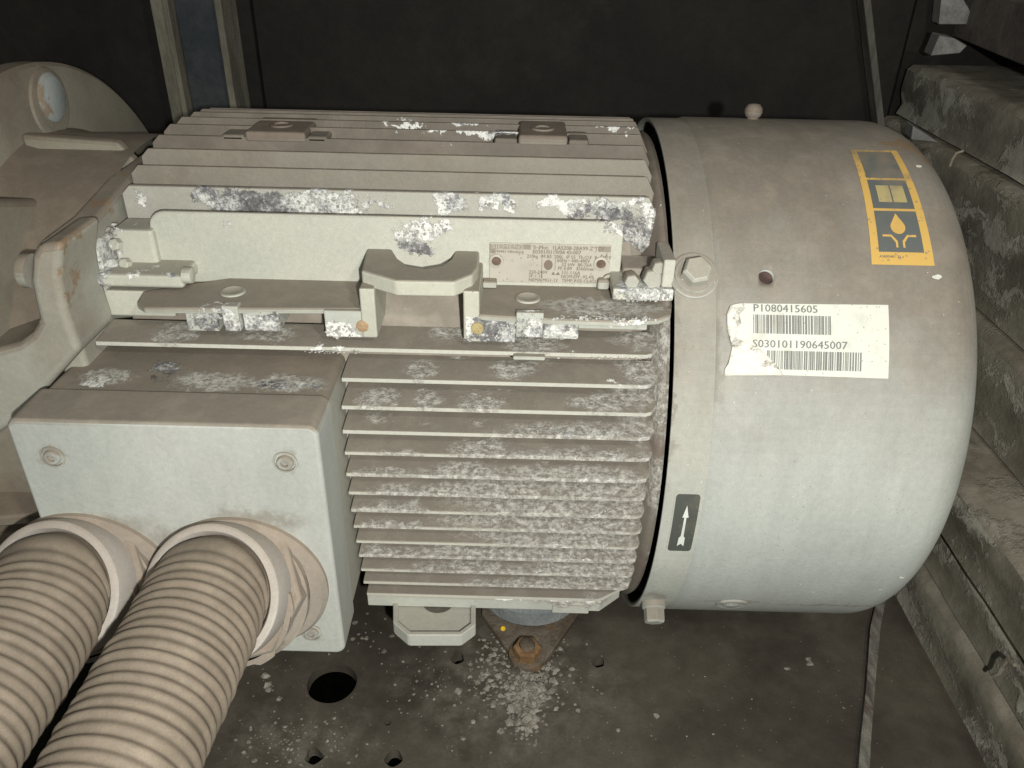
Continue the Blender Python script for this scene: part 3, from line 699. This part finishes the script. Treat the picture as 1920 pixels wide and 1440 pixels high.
c = PC(1437, 519, rc); nrm = Vector((0, c.y, c.z)).normalized()
cut(cowl, MB().cyl(c-nrm*.012, nrm, .0052, .02, 24).build("cutter", M_hole))
MB().cyl(c-nrm*.0042, nrm, .0053, .001, 24).build("hole_shade_disc", rough_mat("painted_hole_shade", (.05,.032,.028), (.10,.065,.055), 150), motor)  # dark disc added in the hole; its colour stands for the shade inside
MB().lathe([(c0+.012, .10), (c0+.012, .208)], n=64).build("fan_disc", rough_mat("shadowed_fan", (.02,.02,.018), (.03,.03,.027)), motor)
# bolts on the band
def cowl_bolt(px, py, r=.0105, L=.010, nm="cowl_bolt", rot=.2, wash=True, mat=M_face):
    c = PC(px, py, rb); d = Vector((0, c.y, c.z)).normalized()
    if wash:
        MB().lathe([(-.001,.0165),(.001,.0165),(.0016,.0155),(.0016,.0135),(.003,.0132),(.0032,.0125),(.0032,0)], c, d, 36).build("washer", M_band, motor, smooth=40)
    MB().lathe([(.003, r), (.003+L*.75, r), (.003+L, r*.86)], c, d, 6, a0=rot, a1=rot+2*math.pi, close=True).build(nm, mat, motor, smooth=20, bevel=.0007)
cowl_bolt(1301, 517, .0100, .011)
c = PZ(1226, 1135, -.21)
cb = Vector((.134, -.125, -.181)).normalized()
cpos = PC(1232, 1128, rb)
d_ = Vector((0, cpos.y, cpos.z)).normalized()
MB().cyl((.1335, cpos.y, cpos.z), d_, .0095, .006, 28, bev=.001).build("washer", M_band, motor)
hexnut(Vector((.1335, cpos.y, cpos.z))+d_*.005, d_, .0085, .012, "cowl_bolt", M_band, .4)
c = PC(1372, 1131, rc); d_ = Vector((0, c.y, c.z)).normalized()
MB().lathe([(0,.0125),(.0015,.012),(.002,.010),(.0012,.008),(.0022,.006),(.0026,0)], c, d_, 28).build("cowl_screw", M_cowl, motor, smooth=50)
# eye on top of the cowl: small ball headed stud in a star shaped dent
yc = .030; zc = math.sqrt(rc**2-yc**2); ex = PY(1408, 240, yc).x
MB().lathe([(-.004,.006),(-.001,.0050),(.001,.0045),(.002,.0060),(.0055,.0074),(.0085,.0070),(.0115,.0048),(.0122,0)], (ex, yc, zc), (0,.12,1), 24).build("ball_stud", M_pad, motor, smooth=60)
MB().lathe([(0,.013),(.0012,.010),(.001,.006)], (ex, yc-.002, zc-.001), (0,.1,1), 7).build("stud_collar", M_band, motor)

# --- stickers wrapped round the cowl. u along x, v = arc downward
def wrap(x, ang, r): return (x, -r*math.cos(ang), r*math.sin(ang))
def ang_of(p_): return math.atan2(p_.z, -p_.y)
def wrap_poly(mb, pts, r, sub=.004):
    """pts (x, s) with s = arc length upward on radius rc; fan-free: strip triangulated through cdt"""
    vs = []; n = len(pts)
    for i in range(n):
        p_, q_ = Vector(pts[i]), Vector(pts[(i+1) % n]); k = max(1, int(abs(q_.y-p_.y)/sub))
        for j in range(k): vs.append(p_+(q_-p_)*(j/k))
    ed = [(i, (i+1) % len(vs)) for i in range(len(vs))]
    def ins(p_):
        c = False; j = len(vs)-1
        for i in range(len(vs)):
            if (vs[i].y > p_.y) != (vs[j].y > p_.y) and p_.x < (vs[j].x-vs[i].x)*(p_.y-vs[i].y)/(vs[j].y-vs[i].y)+vs[i].x: c = not c
            j = i
        return c
    bx0, bx1 = min(v.x for v in vs), max(v.x for v in vs); by0, by1 = min(v.y for v in vs), max(v.y for v in vs)
    nx, ny = min(24, int((bx1-bx0)/sub)+1), int((by1-by0)/sub)+1
    add = [Vector((bx0+(bx1-bx0)*(i+.5)/nx, by0+(by1-by0)*(j_+.47)/ny)) for i in range(nx) for j_ in range(ny)]
    vs = vs+[p_ for p_ in add if ins(p_)]
    v2, e2, f2, *_ = geometry.delaunay_2d_cdt(vs, ed, [], 1, 1e-8)
    mb.add([wrap(v.x, v.y/rc, r) for v in v2], f2)
def strip_rect(mb, x0, x1, s0, s1, r, shear=0):
    k = max(1, int(abs(s1-s0)/.003)); vs = []
    for i in range(k+1):
        s = s0+(s1-s0)*i/k; o_ = shear*(s-s0)
        vs += [wrap(x0+o_, s/rc, r), wrap(x1+o_, s/rc, r)]
    mb.add(vs, [(2*i, 2*i+1, 2*i+3, 2*i+2) for i in range(k)])
def on_cowl(px, py, r=rc): 
    p_ = PC(px, py, r); return p_.x, ang_of(p_)*rc
M_white = sticker_mat("soiled_white_label", (.60, .61, .55), spots=.45)
M_crust = paint("torn_paper", base=(.66,.64,.57), amt=.3, scuff=[el(*q, 3, rc) for q in ((1384,598,7,20),(1374,642,8,16),(1412,652,18,5),(1438,672,16,5),(1458,694,14,5))], veil=.3, lo=.8, hi=1.2, spots=1.2)
M_black = sticker_mat("label_ink", (.17, .17, .165), spots=0)
cor = [on_cowl(*q) for q in ((1412, 569), (1665, 572), (1665, 710), (1450, 704), (1357, 703), (1385, 612), (1365, 600), (1365, 572))]
tl, tr, br, bl = cor[0], cor[1], cor[2], cor[3]
sa = [on_cowl(*q) for q in ((1384,569),(1665,572),(1665,710),(1462,703),(1440,681),(1425,668),(1405,655),(1385,640),(1379,632),(1376,612),(1372,598),(1376,584))]
lb = MB(); wrap_poly(lb, sa, rc+.0004); label = lb.build("barcode_label", M_white, motor, smooth=60)
tearp = MB(); wrap_poly(tearp, [on_cowl(*q) for q in ((1357,704),(1358,692),(1364,682),(1368,668),(1372,650),(1368,640),(1363,618),(1362,590),(1368,574),(1392,568.5),(1395,580),(1384,590),(1388,605),(1380,616),(1378,634),(1392,640),(1408,648),(1424,655),(1438,668),(1452,682),(1468,704))], rc+.0010)
for i_, v_ in enumerate(tearp.v):
    f_ = 1+abs(math.sin(i_*12.9898)*.5+math.sin(i_*4.1)*.5)*.0075; tearp.v[i_] = Vector((v_.x, v_.y*f_, v_.z*f_))
tp = tearp.build("torn_label_edge", M_crust, label, smooth=60)
sol = tp.modifiers.new("thick", 'SOLIDIFY'); sol.thickness = .0009; sol.offset = 0
ink = MB()
def lab_pt(px, py): return on_cowl(px, py)
def wrap_text(mb, txt, px0, py0, px1, r=rc+.0012, tall=1.0):
    vs, fs = text_mesh(txt, 1.0); wdt = max(v.x for v in vs)
    x0, s0 = lab_pt(px0, py0); x1, s1 = lab_pt(px1, py0)
    k = (x1-x0)/wdt
    mb.add([wrap(x0+v.x*k, (s0+v.y*k*tall)/rc, r) for v in vs], fs)
wrap_text(ink, "P1080415605", 1411, 584.5, 1532, tall=.92)
wrap_text(ink, "S030101190645007", 1410, 651, 1588, tall=.92)
def barcode(mb, px0, px1, pyt, pyb, n, seed, r=rc+.0009):
    g_ = random.Random(seed); x0, s0 = lab_pt(px0, pyt); x1, _ = lab_pt(px1, pyt); _, s1 = lab_pt(px0, pyb)
    pat = []
    for i in range(n):
        pat += [g_.choice((1, 1, 2, 3)), g_.choice((1, 1, 1, 2, 2))]
    tot = sum(pat); x = x0; u = (x1-x0)/tot
    for i, w_ in enumerate(pat):
        if i % 2 == 0: strip_rect(mb, x, x+w_*u, s1, s0, r)
        x += w_*u
barcode(ink, 1412, 1559, 590, 625, 38, 3); barcode(ink, 1438, 1616, 657, 692, 46, 5)
ink.build("printed_text", M_black, label, smooth=0)
# yellow sticker
xa = on_cowl(1634, 496); xb2 = on_cowl(1752, 497); xt0 = on_cowl(1594, 283); xt1 = on_cowl(1683, 287)
SH = ((xt0[0]+xt1[0])/2-(xa[0]+xb2[0])/2)
X0 = (xa[0]+xt0[0])/2; X1 = xb2[0]
SB = xa[1]; ST = on_cowl(1594, 281)[1]
M_yel = sticker_mat("faded_yellow_sticker", (.60, .385, .11), fade=(.90, 1.06), spots=.9)
M_dkg = sticker_mat("sticker_dark_panel", (.115, .125, .12), fade=(.88, 1.0))
M_yel2 = sticker_mat("sticker_tan_symbol", (.42, .35, .17), fade=(.88, 1.0), spots=.6)
def SU(u, v): return (xa[0]+(xb2[0]-xa[0])*u + ((xt0[0]-xa[0])*(1-u)+(xt1[0]-xb2[0])*u)*v, SB+(ST-SB)*v)
RP = rc
def spoly(mb, pts, h): wrap_poly(mb, [SU(*q) for q in pts], rc+h, sub=.0025)
ye = MB(); spoly(ye, [(0,0),(1,0),(1,1),(0,1)], .0003); yel = ye.build("yellow_sticker", M_yel, motor, smooth=60)
pn = MB()
for v0, v1 in ((.085,.385),(.405,.655),(.675,.97)): spoly(pn, [(.13,v0),(.86,v0),(.86,v1),(.13,v1)], .0006)
pn.build("dark_panel", M_dkg, yel, smooth=60)
bk = MB(); spoly(bk, [(.25,.455),(.49,.455),(.49,.60),(.25,.60)], .0009); spoly(bk, [(.515,.455),(.755,.455),(.755,.60),(.515,.60)], .0009)
bk.build("book_symbol", M_yel2, yel, smooth=60)
dp = MB()
drop = [(.49+.125*math.sin(R(t_))*(1 if 1 else 0), .262-.052*math.cos(R(t_))) for t_ in range(-130, 131, 20)]
spoly(dp, drop+[(.49, .365)], .0009)
for sx in (1, -1):
    cx_ = .49
    spoly(dp, [(cx_+sx*a_, b_) for a_, b_ in ((.28,.205),(.13,.205),(.04,.160),(.04,.115),(.075,.115),(.075,.150),(.145,.19),(.28,.19))], .0009)
dp.build("drop_and_funnel_symbol", M_yel, yel, smooth=60)
# smallest print line of the yellow sticker
tx = MB(); vs, fs = text_mesh("A5E00481 22 a", 1.0); p0_ = SU(.13, .045); p1_ = SU(.52, .045); kx = (p1_[0]-p0_[0])/max(v.x for v in vs)
tx.add([wrap(p0_[0]+v.x*kx, (p0_[1]+v.y*kx)/rc, rc+.0009) for v in vs], fs); tx.build("printed_text", M_black, yel, smooth=0)
# arrow sticker on the band
A = [on_cowl(*q, rb) for q in ((1266, 925), (1311, 926), (1297, 1032), (1253, 1031))]
M_ar = sticker_mat("dark_arrow_plate", (.075, .082, .072), spots=.4)
M_arw = sticker_mat("arrow_white", (.62, .65, .62), spots=0)
ax0 = (A[0][0]+A[3][0])/2; ax1 = (A[1][0]+A[2][0])/2; s_t = A[0][1]; s_b = A[3][1]
def AU(u, v): return (ax0+(ax1-ax0)*u, s_b+(s_t-s_b)*v)
ab = MB(); wrap_poly(ab, [AU(x_, y_) for x_, y_ in [(.5+(q[0])*1.12, .5+q[1]*1.06) for q in [(p_[0]-.5, p_[1]-.5) for p_ in [(0,0),(1,0),(1,1),(0,1)]]]], rb+.0003)
arp = ab.build("arrow_sticker", M_band, motor, smooth=60)
ab = MB(); corners = []
for cx_, cy_, a_ in ((.87,.945,0),(.13,.945,90),(.13,.055,180),(.87,.055,270)):
    for i in range(5):
        t_ = R(a_+22.5*i); corners.append((cx_+.13*math.cos(t_), cy_+.055*math.sin(t_)))
wrap_poly(ab, [AU(*q) for q in corners], rb+.0007); ab.build("dark_plate", M_ar, arp, smooth=60)
ab = MB(); wrap_poly(ab, [AU(*q) for q in ((.5,.83),(.37,.63),(.455,.63),(.44,.30),(.37,.27),(.36,.11),(.5,.155),(.64,.11),(.63,.27),(.56,.30),(.545,.63),(.63,.63))], rb+.0011)
ab.build("white_arrow", M_arw, arp, smooth=60)
# paint chips on the cowl
chips = MB(); g_ = random.Random(5)
for px, py, r_ in ((1757,520,7),(1722,312,6),(1650,1105,4),(1690,1082,6),(1500,1095,2),(1525,1110,3),(1573,1130,3)):
    x_, s_0 = on_cowl(px, py); rr_ = r_*.00035
    wrap_poly(chips, [(x_+rr_*1.3*math.cos(R(t_))*g_.uniform(.7,1.2), s_0+rr_*math.sin(R(t_))*g_.uniform(.5,.9)) for t_ in range(0, 360, 40)], rc+.0003)
tag(chips.build("paint_chips", M_crust, motor, smooth=60), kind='stuff')

# ================================================================== drive-end adaptor (pump housing) at the left
pump = root("pump_housing", (-.38, 0, ZF), "dusty grey cast housing with round flange and rust marks, joined to the motor's left end", "pump")
M_pump = paint("pump_paint", base=(.29,.275,.22), dust=(.15,.122,.094), lo=-.5, hi=.75, amt=1, veil=.6,
   rust=[el(180,420,30,20,0,-.29), el(140,450,40,14,0,-.29), el(125,520,10,40,0,-.29), el(60,350,60,20,0,-.36)])
M_pump2 = paint("pump_flange_paint", base=(.38,.38,.325), dust=(.19,.155,.12), lo=-.1, hi=.7, amt=.95, veil=.6,
   rust=[el(122,470,10,50,1,-.2,.03), el(128,545,7,45,1,-.2,.03), el(150,440,50,14,0,-.28,.03), el(190,398,26,26,0,-.28,.03), el(242,342,22,22,0,-.28,.03)])
xd = -.375
MB().lathe([(xd-.022, .10), (xd-.022, .248), (xd-.018, .252), (xd-.002, .252), (xd, .249), (xd, .12)], n=128).build("disc_flange", M_pump, pump, smooth=35)
MB().lathe([(xd-.001, .200), (xd+.012, .1965), (xd+.088, .1965)], n=96).build("neck", M_pump, pump, smooth=50)
MB().lathe([(-1.0, .15), (xd-.02, .19)], n=64).build("barrel", M_pump, pump, smooth=50)
# stiffening ribs of the neck
for ang, h in ((96, .010), (185, .03), (215, .03)):
    t_ = R(ang); d_ = Vector((0, math.cos(t_), math.sin(t_))); n_ = d_.cross(Vector((1,0,0)))*.005
    v = [Vector((xd, 0, 0))+d_*.18, Vector((xd, 0, 0))+d_*(.197+h), Vector((-.30, 0, 0))+d_*(.197+h*.6), Vector((-.285, 0, 0))+d_*.18]
    MB().add([p_+n_ for p_ in v]+[p_-n_ for p_ in v], [(0,1,2,3),(7,6,5,4),(0,4,5,1),(1,5,6,2),(2,6,7,3),(3,7,4,0)]).build("rib", M_pump, pump, bevel=.003)
# motor-side flange: lobed plate
fx0, fx1 = -.291, -.2725
lobe = [PX(a_, b_, fx1) for a_, b_ in ((245,335),(182,408),(128,452),(119,475),(118,530),(128,575),(142,612),(153,652))]
ph = [(p_.y, p_.z) for p_ in lobe]
poly = ph + [(ph[-1][0]+.001, .02), (-.17, -.06), (-.19,-.13), (-.10,-.19), (.12,-.17), (.17, 0), (.13, .15), (.02, .19)]
MB().prism(poly, 0, fx0, fx1).build("motor_flange", M_pump2, pump, bevel=.004, seg=3)
# lobe and curved arm running off to the left, one casting
arm = [PY(a_, b_, -.20) for a_, b_ in ((120,452),(116,520),(126,575),(138,612),(154,655),(95,722),(22,795),(-60,850),(-60,668),(0,651),(38,640),(62,622),(75,598),(66,560),(59,520),(62,475),(74,456))]
MB().prism([(p_.x, p_.z) for p_ in arm], 1, -.203, -.15).build("cast_arm", M_pump2, pump, bevel=.005, seg=3)
lp_ = [PY(a_, b_, -.185) for a_, b_ in ((-80,700),(60,740),(30,790),(90,990),(80,1300),(-80,1300))]
MB().prism([(p_.x, p_.z) for p_ in lp_], 1, -.185, -.12).build("lower_casing", M_pump, pump, bevel=.003)
up_ = [PX(a_, b_, -.33) for a_, b_ in ((0,372),(112,372),(98,432),(64,470),(56,540),(75,600),(60,640),(-60,660),(-60,372))]
MB().prism([(p_.y, p_.z) for p_ in up_], 0, -.42, -.335).build("side_lobe", M_pump, pump, bevel=.006, seg=3)
# bolts
M_bolt = paint("bolt_paint", base=(.34,.37,.365), amt=.4, veil=.5, rust=[(PX(70,200,xd), (.02,.012,.02))])
c = PX(92, 192, xd)
MB().lathe([(0,.028),(.002,.027),(.003,.023),(.003,0)], c, (1,0,0), 32).build("washer", M_pump, pump, smooth=40)
MB().lathe([(-.002,.0195),(.004,.0195),(.006,.0165),(.0065,0)], c+Vector((0,0,.004)), (1,.0,.0), 24).build("flange_bolt", M_bolt, pump, smooth=40)
MB().cyl(PY(62,508,-.19), (-1,0,.05), .011, .006, 24, bev=.001).build("washer", M_pump2, pump)
MB().cyl(PY(54,507,-.19), (-1,0,.05), .0075, .006, 6, bev=.001).build("flange_bolt", M_pump2, pump)

# ================================================================== mounting pad and rusty bracket under the motor
cpad = PZ(995, 1150, ZF+.014)
M_padm = rough_mat("blue_grey_pad", (.20,.22,.23), (.27,.29,.29), 40)
pad = root("mounting_pad", (cpad.x, cpad.y+.03, ZF), "round blue grey mounting pad between the motor and the rusty bracket", "pad")
MB().lathe([(0,.05),(.002,.052),(.018,.052),(.022,.047),(.10,.044)], (cpad.x, cpad.y+.036, ZF+.012), (0,0,1), 48, close=True).build("pad_body", M_padm, pad, smooth=40)
br_ = root("rusty_bracket", (cpad.x, cpad.y, ZF), "brown rusty triangular bracket with an orange bolt on the floor under the motor", "bracket")
tri = [PZ(a_, b_, ZF+.008) for a_, b_ in ((905,1120),(903,1150),(962,1232),(985,1252),(1012,1250),(1030,1228),(1085,1150),(1085,1120))]
MB().prism([(p_.x, p_.y) for p_ in tri], 2, ZF+.0005, ZF+.008).build("bracket_plate", M_rust, br_, bevel=.0015)
M_orust = rough_mat("orange_rust", (.15,.085,.04), (.27,.165,.08), 60)
c = PZ(988, 1226, ZF+.009)
MB().cyl((c.x,c.y,ZF+.0075), (0,0,1), .0175, .003, 32, bev=.001).build("washer", M_rust, br_)
MB().lathe([(.002,.0135),(.011,.0135),(.0125,.011)], (c.x,c.y,ZF+.008), (0,0,1), 6, close=True).build("hex_nut", M_orust, br_, smooth=20, bevel=.001)
MB().cyl((c.x,c.y,ZF+.018), (0,0,1), .0075, .006, 20, bev=.002).build("bolt_end", M_rust, br_)
c = PZ(943, 1179, ZF+.009)
MB().lathe([(0,.0028),(.002,.0022),(.003,0)], c, (0,0,1), 8).build("yellow_speck", rough_mat("yellow_speck", (.75,.5,.02), (.8,.6,.1)), br_)

# debris on the floor: chips of scale and dust lumps
M_deb = rough_mat("pale_debris", (.15,.136,.112), (.33,.31,.265), 160)
mb = MB(); g_ = random.Random(11)
def chip(x, y, s):
    for h_ in holes:
        hc = sum((Vector(q_) for q_ in h_), Vector((0, 0)))/len(h_)
        if (Vector((x, y))-hc).length < (Vector(h_[0])-hc).length*1.12+s: return
    k = g_.randint(5, 8); a0 = g_.uniform(0, 6); h = s*g_.uniform(.35, .8)
    base_ = [(x+s*g_.uniform(.7,1.25)*math.cos(a0+2*math.pi*i/k), y+s*g_.uniform(.7,1.25)*math.sin(a0+2*math.pi*i/k), ZF+.0004) for i in range(k)]
    top = [(x+(p_[0]-x)*.6, y+(p_[1]-y)*.6, ZF+h*g_.uniform(.7,1.2)) for p_ in base_]
    mb.add(base_+top+[(x, y, ZF+h*1.15)], [(i, (i+1) % k, (i+1) % k+k, i+k) for i in range(k)]+[(k+i, k+(i+1) % k, 2*k) for i in range(k)])
def scatter(px, py, sx, sy, n, s0, s1):
    for _ in range(n):
        p_ = PZ(g_.gauss(px, sx), g_.gauss(py, sy), ZF); chip(p_.x, p_.y, s0+(s1-s0)*g_.random()**3)
scatter(975, 1275, 50, 32, 420, .0006, .0034); scatter(965, 1215, 40, 18, 90, .001, .0034); scatter(985, 1300, 22, 16, 150, .0014, .0056); scatter(985, 1345, 14, 14, 60, .0014, .0056); scatter(985, 1352, 16, 18, 90, .0008, .0036); scatter(1000, 1290, 30, 20, 90, .001, .004)
scatter(810, 1285, 50, 30, 60, .0006, .0018); scatter(560, 1400, 60, 28, 170, .0005, .0022); scatter(700, 1190, 40, 22, 26, .001, .0032)
scatter(620, 1330, 120, 60, 50, .0004, .0012); scatter(1150, 1330, 260, 90, 60, .0004, .0012); scatter(500, 1290, 16, 14, 8, .001, .003)
for px, py, s in ((1515,1236,.003),(1518,1245,.0035),(1476,1254,.0028),(868,1385,.003),(860,1296,.004),(1230,1342,.003),(1159,1369,.0024),(498,1268,.004),(501,1285,.0042)):
    p_ = PZ(px, py, ZF); chip(p_.x, p_.y, s)
tag(mb.build("floor_debris", M_deb, smooth=0), "loose pale chips and dust scattered on the floor below the motor", "debris", kind='stuff')

# ================================================================== flexible conduits
M_hose = paint("dusty_hose", base=(.25,.205,.158), dust=(.175,.142,.108), amt=.9, lo=-.4, hi=.8, veil=.5, spots=.0, streak=(1,1,1), fine=1.3)
M_gland = paint("gland_paint", base=(.36,.325,.285), dust=(.215,.176,.138), lo=-.6, hi=.7, amt=1, veil=.4)
M_ring = paint("gland_ring_paint", base=(.43,.395,.36), dust=(.25,.205,.165), lo=.1, hi=1., amt=.7, veil=.15)
def catmull(P, t):
    n = len(P)-1; f = t*n; i = min(int(f), n-1); u = f-i
    p0 = P[max(i-1,0)]; p1 = P[i]; p2 = P[i+1]; p3 = P[min(i+2,n)]
    return .5*((2*p1)+(p2-p0)*u+(2*p0-5*p1+4*p2-p3)*u*u+(3*p1-p0-3*p2+p3)*u**3)
def conduit(basepx, pts, label):
    b0 = PY(*basepx, ybx)
    P = [PD(*q) for q in pts]
    rt = root("flexible_conduit", b0, label, "conduit", "flexible conduits on the terminal box")
    ax = (P[0]-b0); L = ax.length; d = ax.normalized()
    dd = (Vector((0,-1,0))*.5+d*.5).normalized()
    MB().lathe([(-.001,.0575),(.003,.0575),(.0065,.0545),(.007,.048),(.010,.0445)], b0, (0,-1,0), 72).build("gland_flange", M_gland, rt, smooth=35)
    MB().lathe([(-.014,.0472),(.0,.0472),(L*.46,.0440),(L*.5,.0425)], b0, d, 48).build("gland_body", M_gland, rt)
    hx = MB().lathe([(L*.26,.0485),(L*.29,.0505),(L*.50,.0505),(L*.53,.0485)], b0, d, 8, close=True).build("hex_collar", M_gland, rt, smooth=20, bevel=.0015)
    # locking ring with castellations
    lr = MB(); n = 72; q = dd.to_track_quat('Z','Y'); vs=[]; fs=[]
    prof = [(-.004,.044),(.008,.045),(.012,.0495),(.017,.0495),(.0185,.046),(.021,.0435),(.030,.042),(.032,.0435),(.034,.0435),(.0345,.040)]
    for t_, r_ in prof:
        for i in range(n):
            cas = .0022 if (i % 12) in (0,1,2,3) and .0495 > r_ > .042 else 0
            a_ = 2*math.pi*i/n; vs.append(b0+dd*t_+q @ Vector(((r_+cas)*math.cos(a_), (r_+cas)*math.sin(a_), 0)))
    for j in range(len(prof)-1):
        for i in range(n): fs.append((j*n+i, j*n+(i+1)%n, (j+1)*n+(i+1)%n, (j+1)*n+i))
    lr.add(vs, fs).build("lock_ring", M_gland, rt, smooth=30)
    MB().lathe([(L*.42,.043),(L*.62,.0445),(L*.90,.0450),(L*.975,.0445),(L,.0432),(L+.0005,.0402),(L-.003,.0378),(L-.012,.036)], b0, d, 72).build("end_ring", M_ring, rt, smooth=35)
    # corrugated hose
    path = [P[0]-d*.012]+P
    M_ = 900; pts_ = [catmull(path, i/M_) for i in range(M_+1)]
    ln = [0]
    for i in range(M_): ln.append(ln[-1]+(pts_[i+1]-pts_[i]).length)
    pitch = .0070; N = int(ln[-1]/pitch*9); vs=[]; fs=[]; n = 72; j = 0
    up = Vector((0,0,1)); 
    for i in range(N+1):
        s = ln[-1]*i/N
        while j < M_-1 and ln[j+1] < s: j += 1
        u = (s-ln[j])/max(ln[j+1]-ln[j], 1e-9); c_ = pts_[j].lerp(pts_[j+1], u)
        t_ = (pts_[min(j+3,M_)]-pts_[max(j-3,0)]).normalized()
        sx_ = t_.cross(up).normalized(); sy_ = sx_.cross(t_)
        ph_ = (s/pitch) % 1
        for q_ in range(n):
            a_ = 2*math.pi*q_/n
            w_ = 1-abs(math.cos(math.pi*ph_))**2
            r_ = .0358+.0014*w_*(1+.25*math.sin(int(s/pitch)*2.7))+.0003*math.sin(3*a_+s*60)+.00025*math.sin(int(s/pitch)*5.3)
            vs.append(c_+sx_*(r_*math.cos(a_))+sy_*(r_*math.sin(a_)))
    for i in range(N):
        for q_ in range(n): fs.append((i*n+q_, i*n+(q_+1)%n, (i+1)*n+(q_+1)%n, (i+1)*n+q_))
    MB().add(vs, fs).build("corrugated_hose", M_hose, rt, smooth=80)
conduit((458,1092), ((392,1118,.500),(352,1196,.470),(229,1440,.400),(90,1720,.345),(0,2000,.31)), "right corrugated conduit, fully in view, rising towards us from the terminal box")
conduit((180,1085), ((92,1112,.500),(44,1196,.470),(-128,1440,.400),(-330,1720,.345),(-480,2000,.31)), "left corrugated conduit, cut by the left edge of the picture")
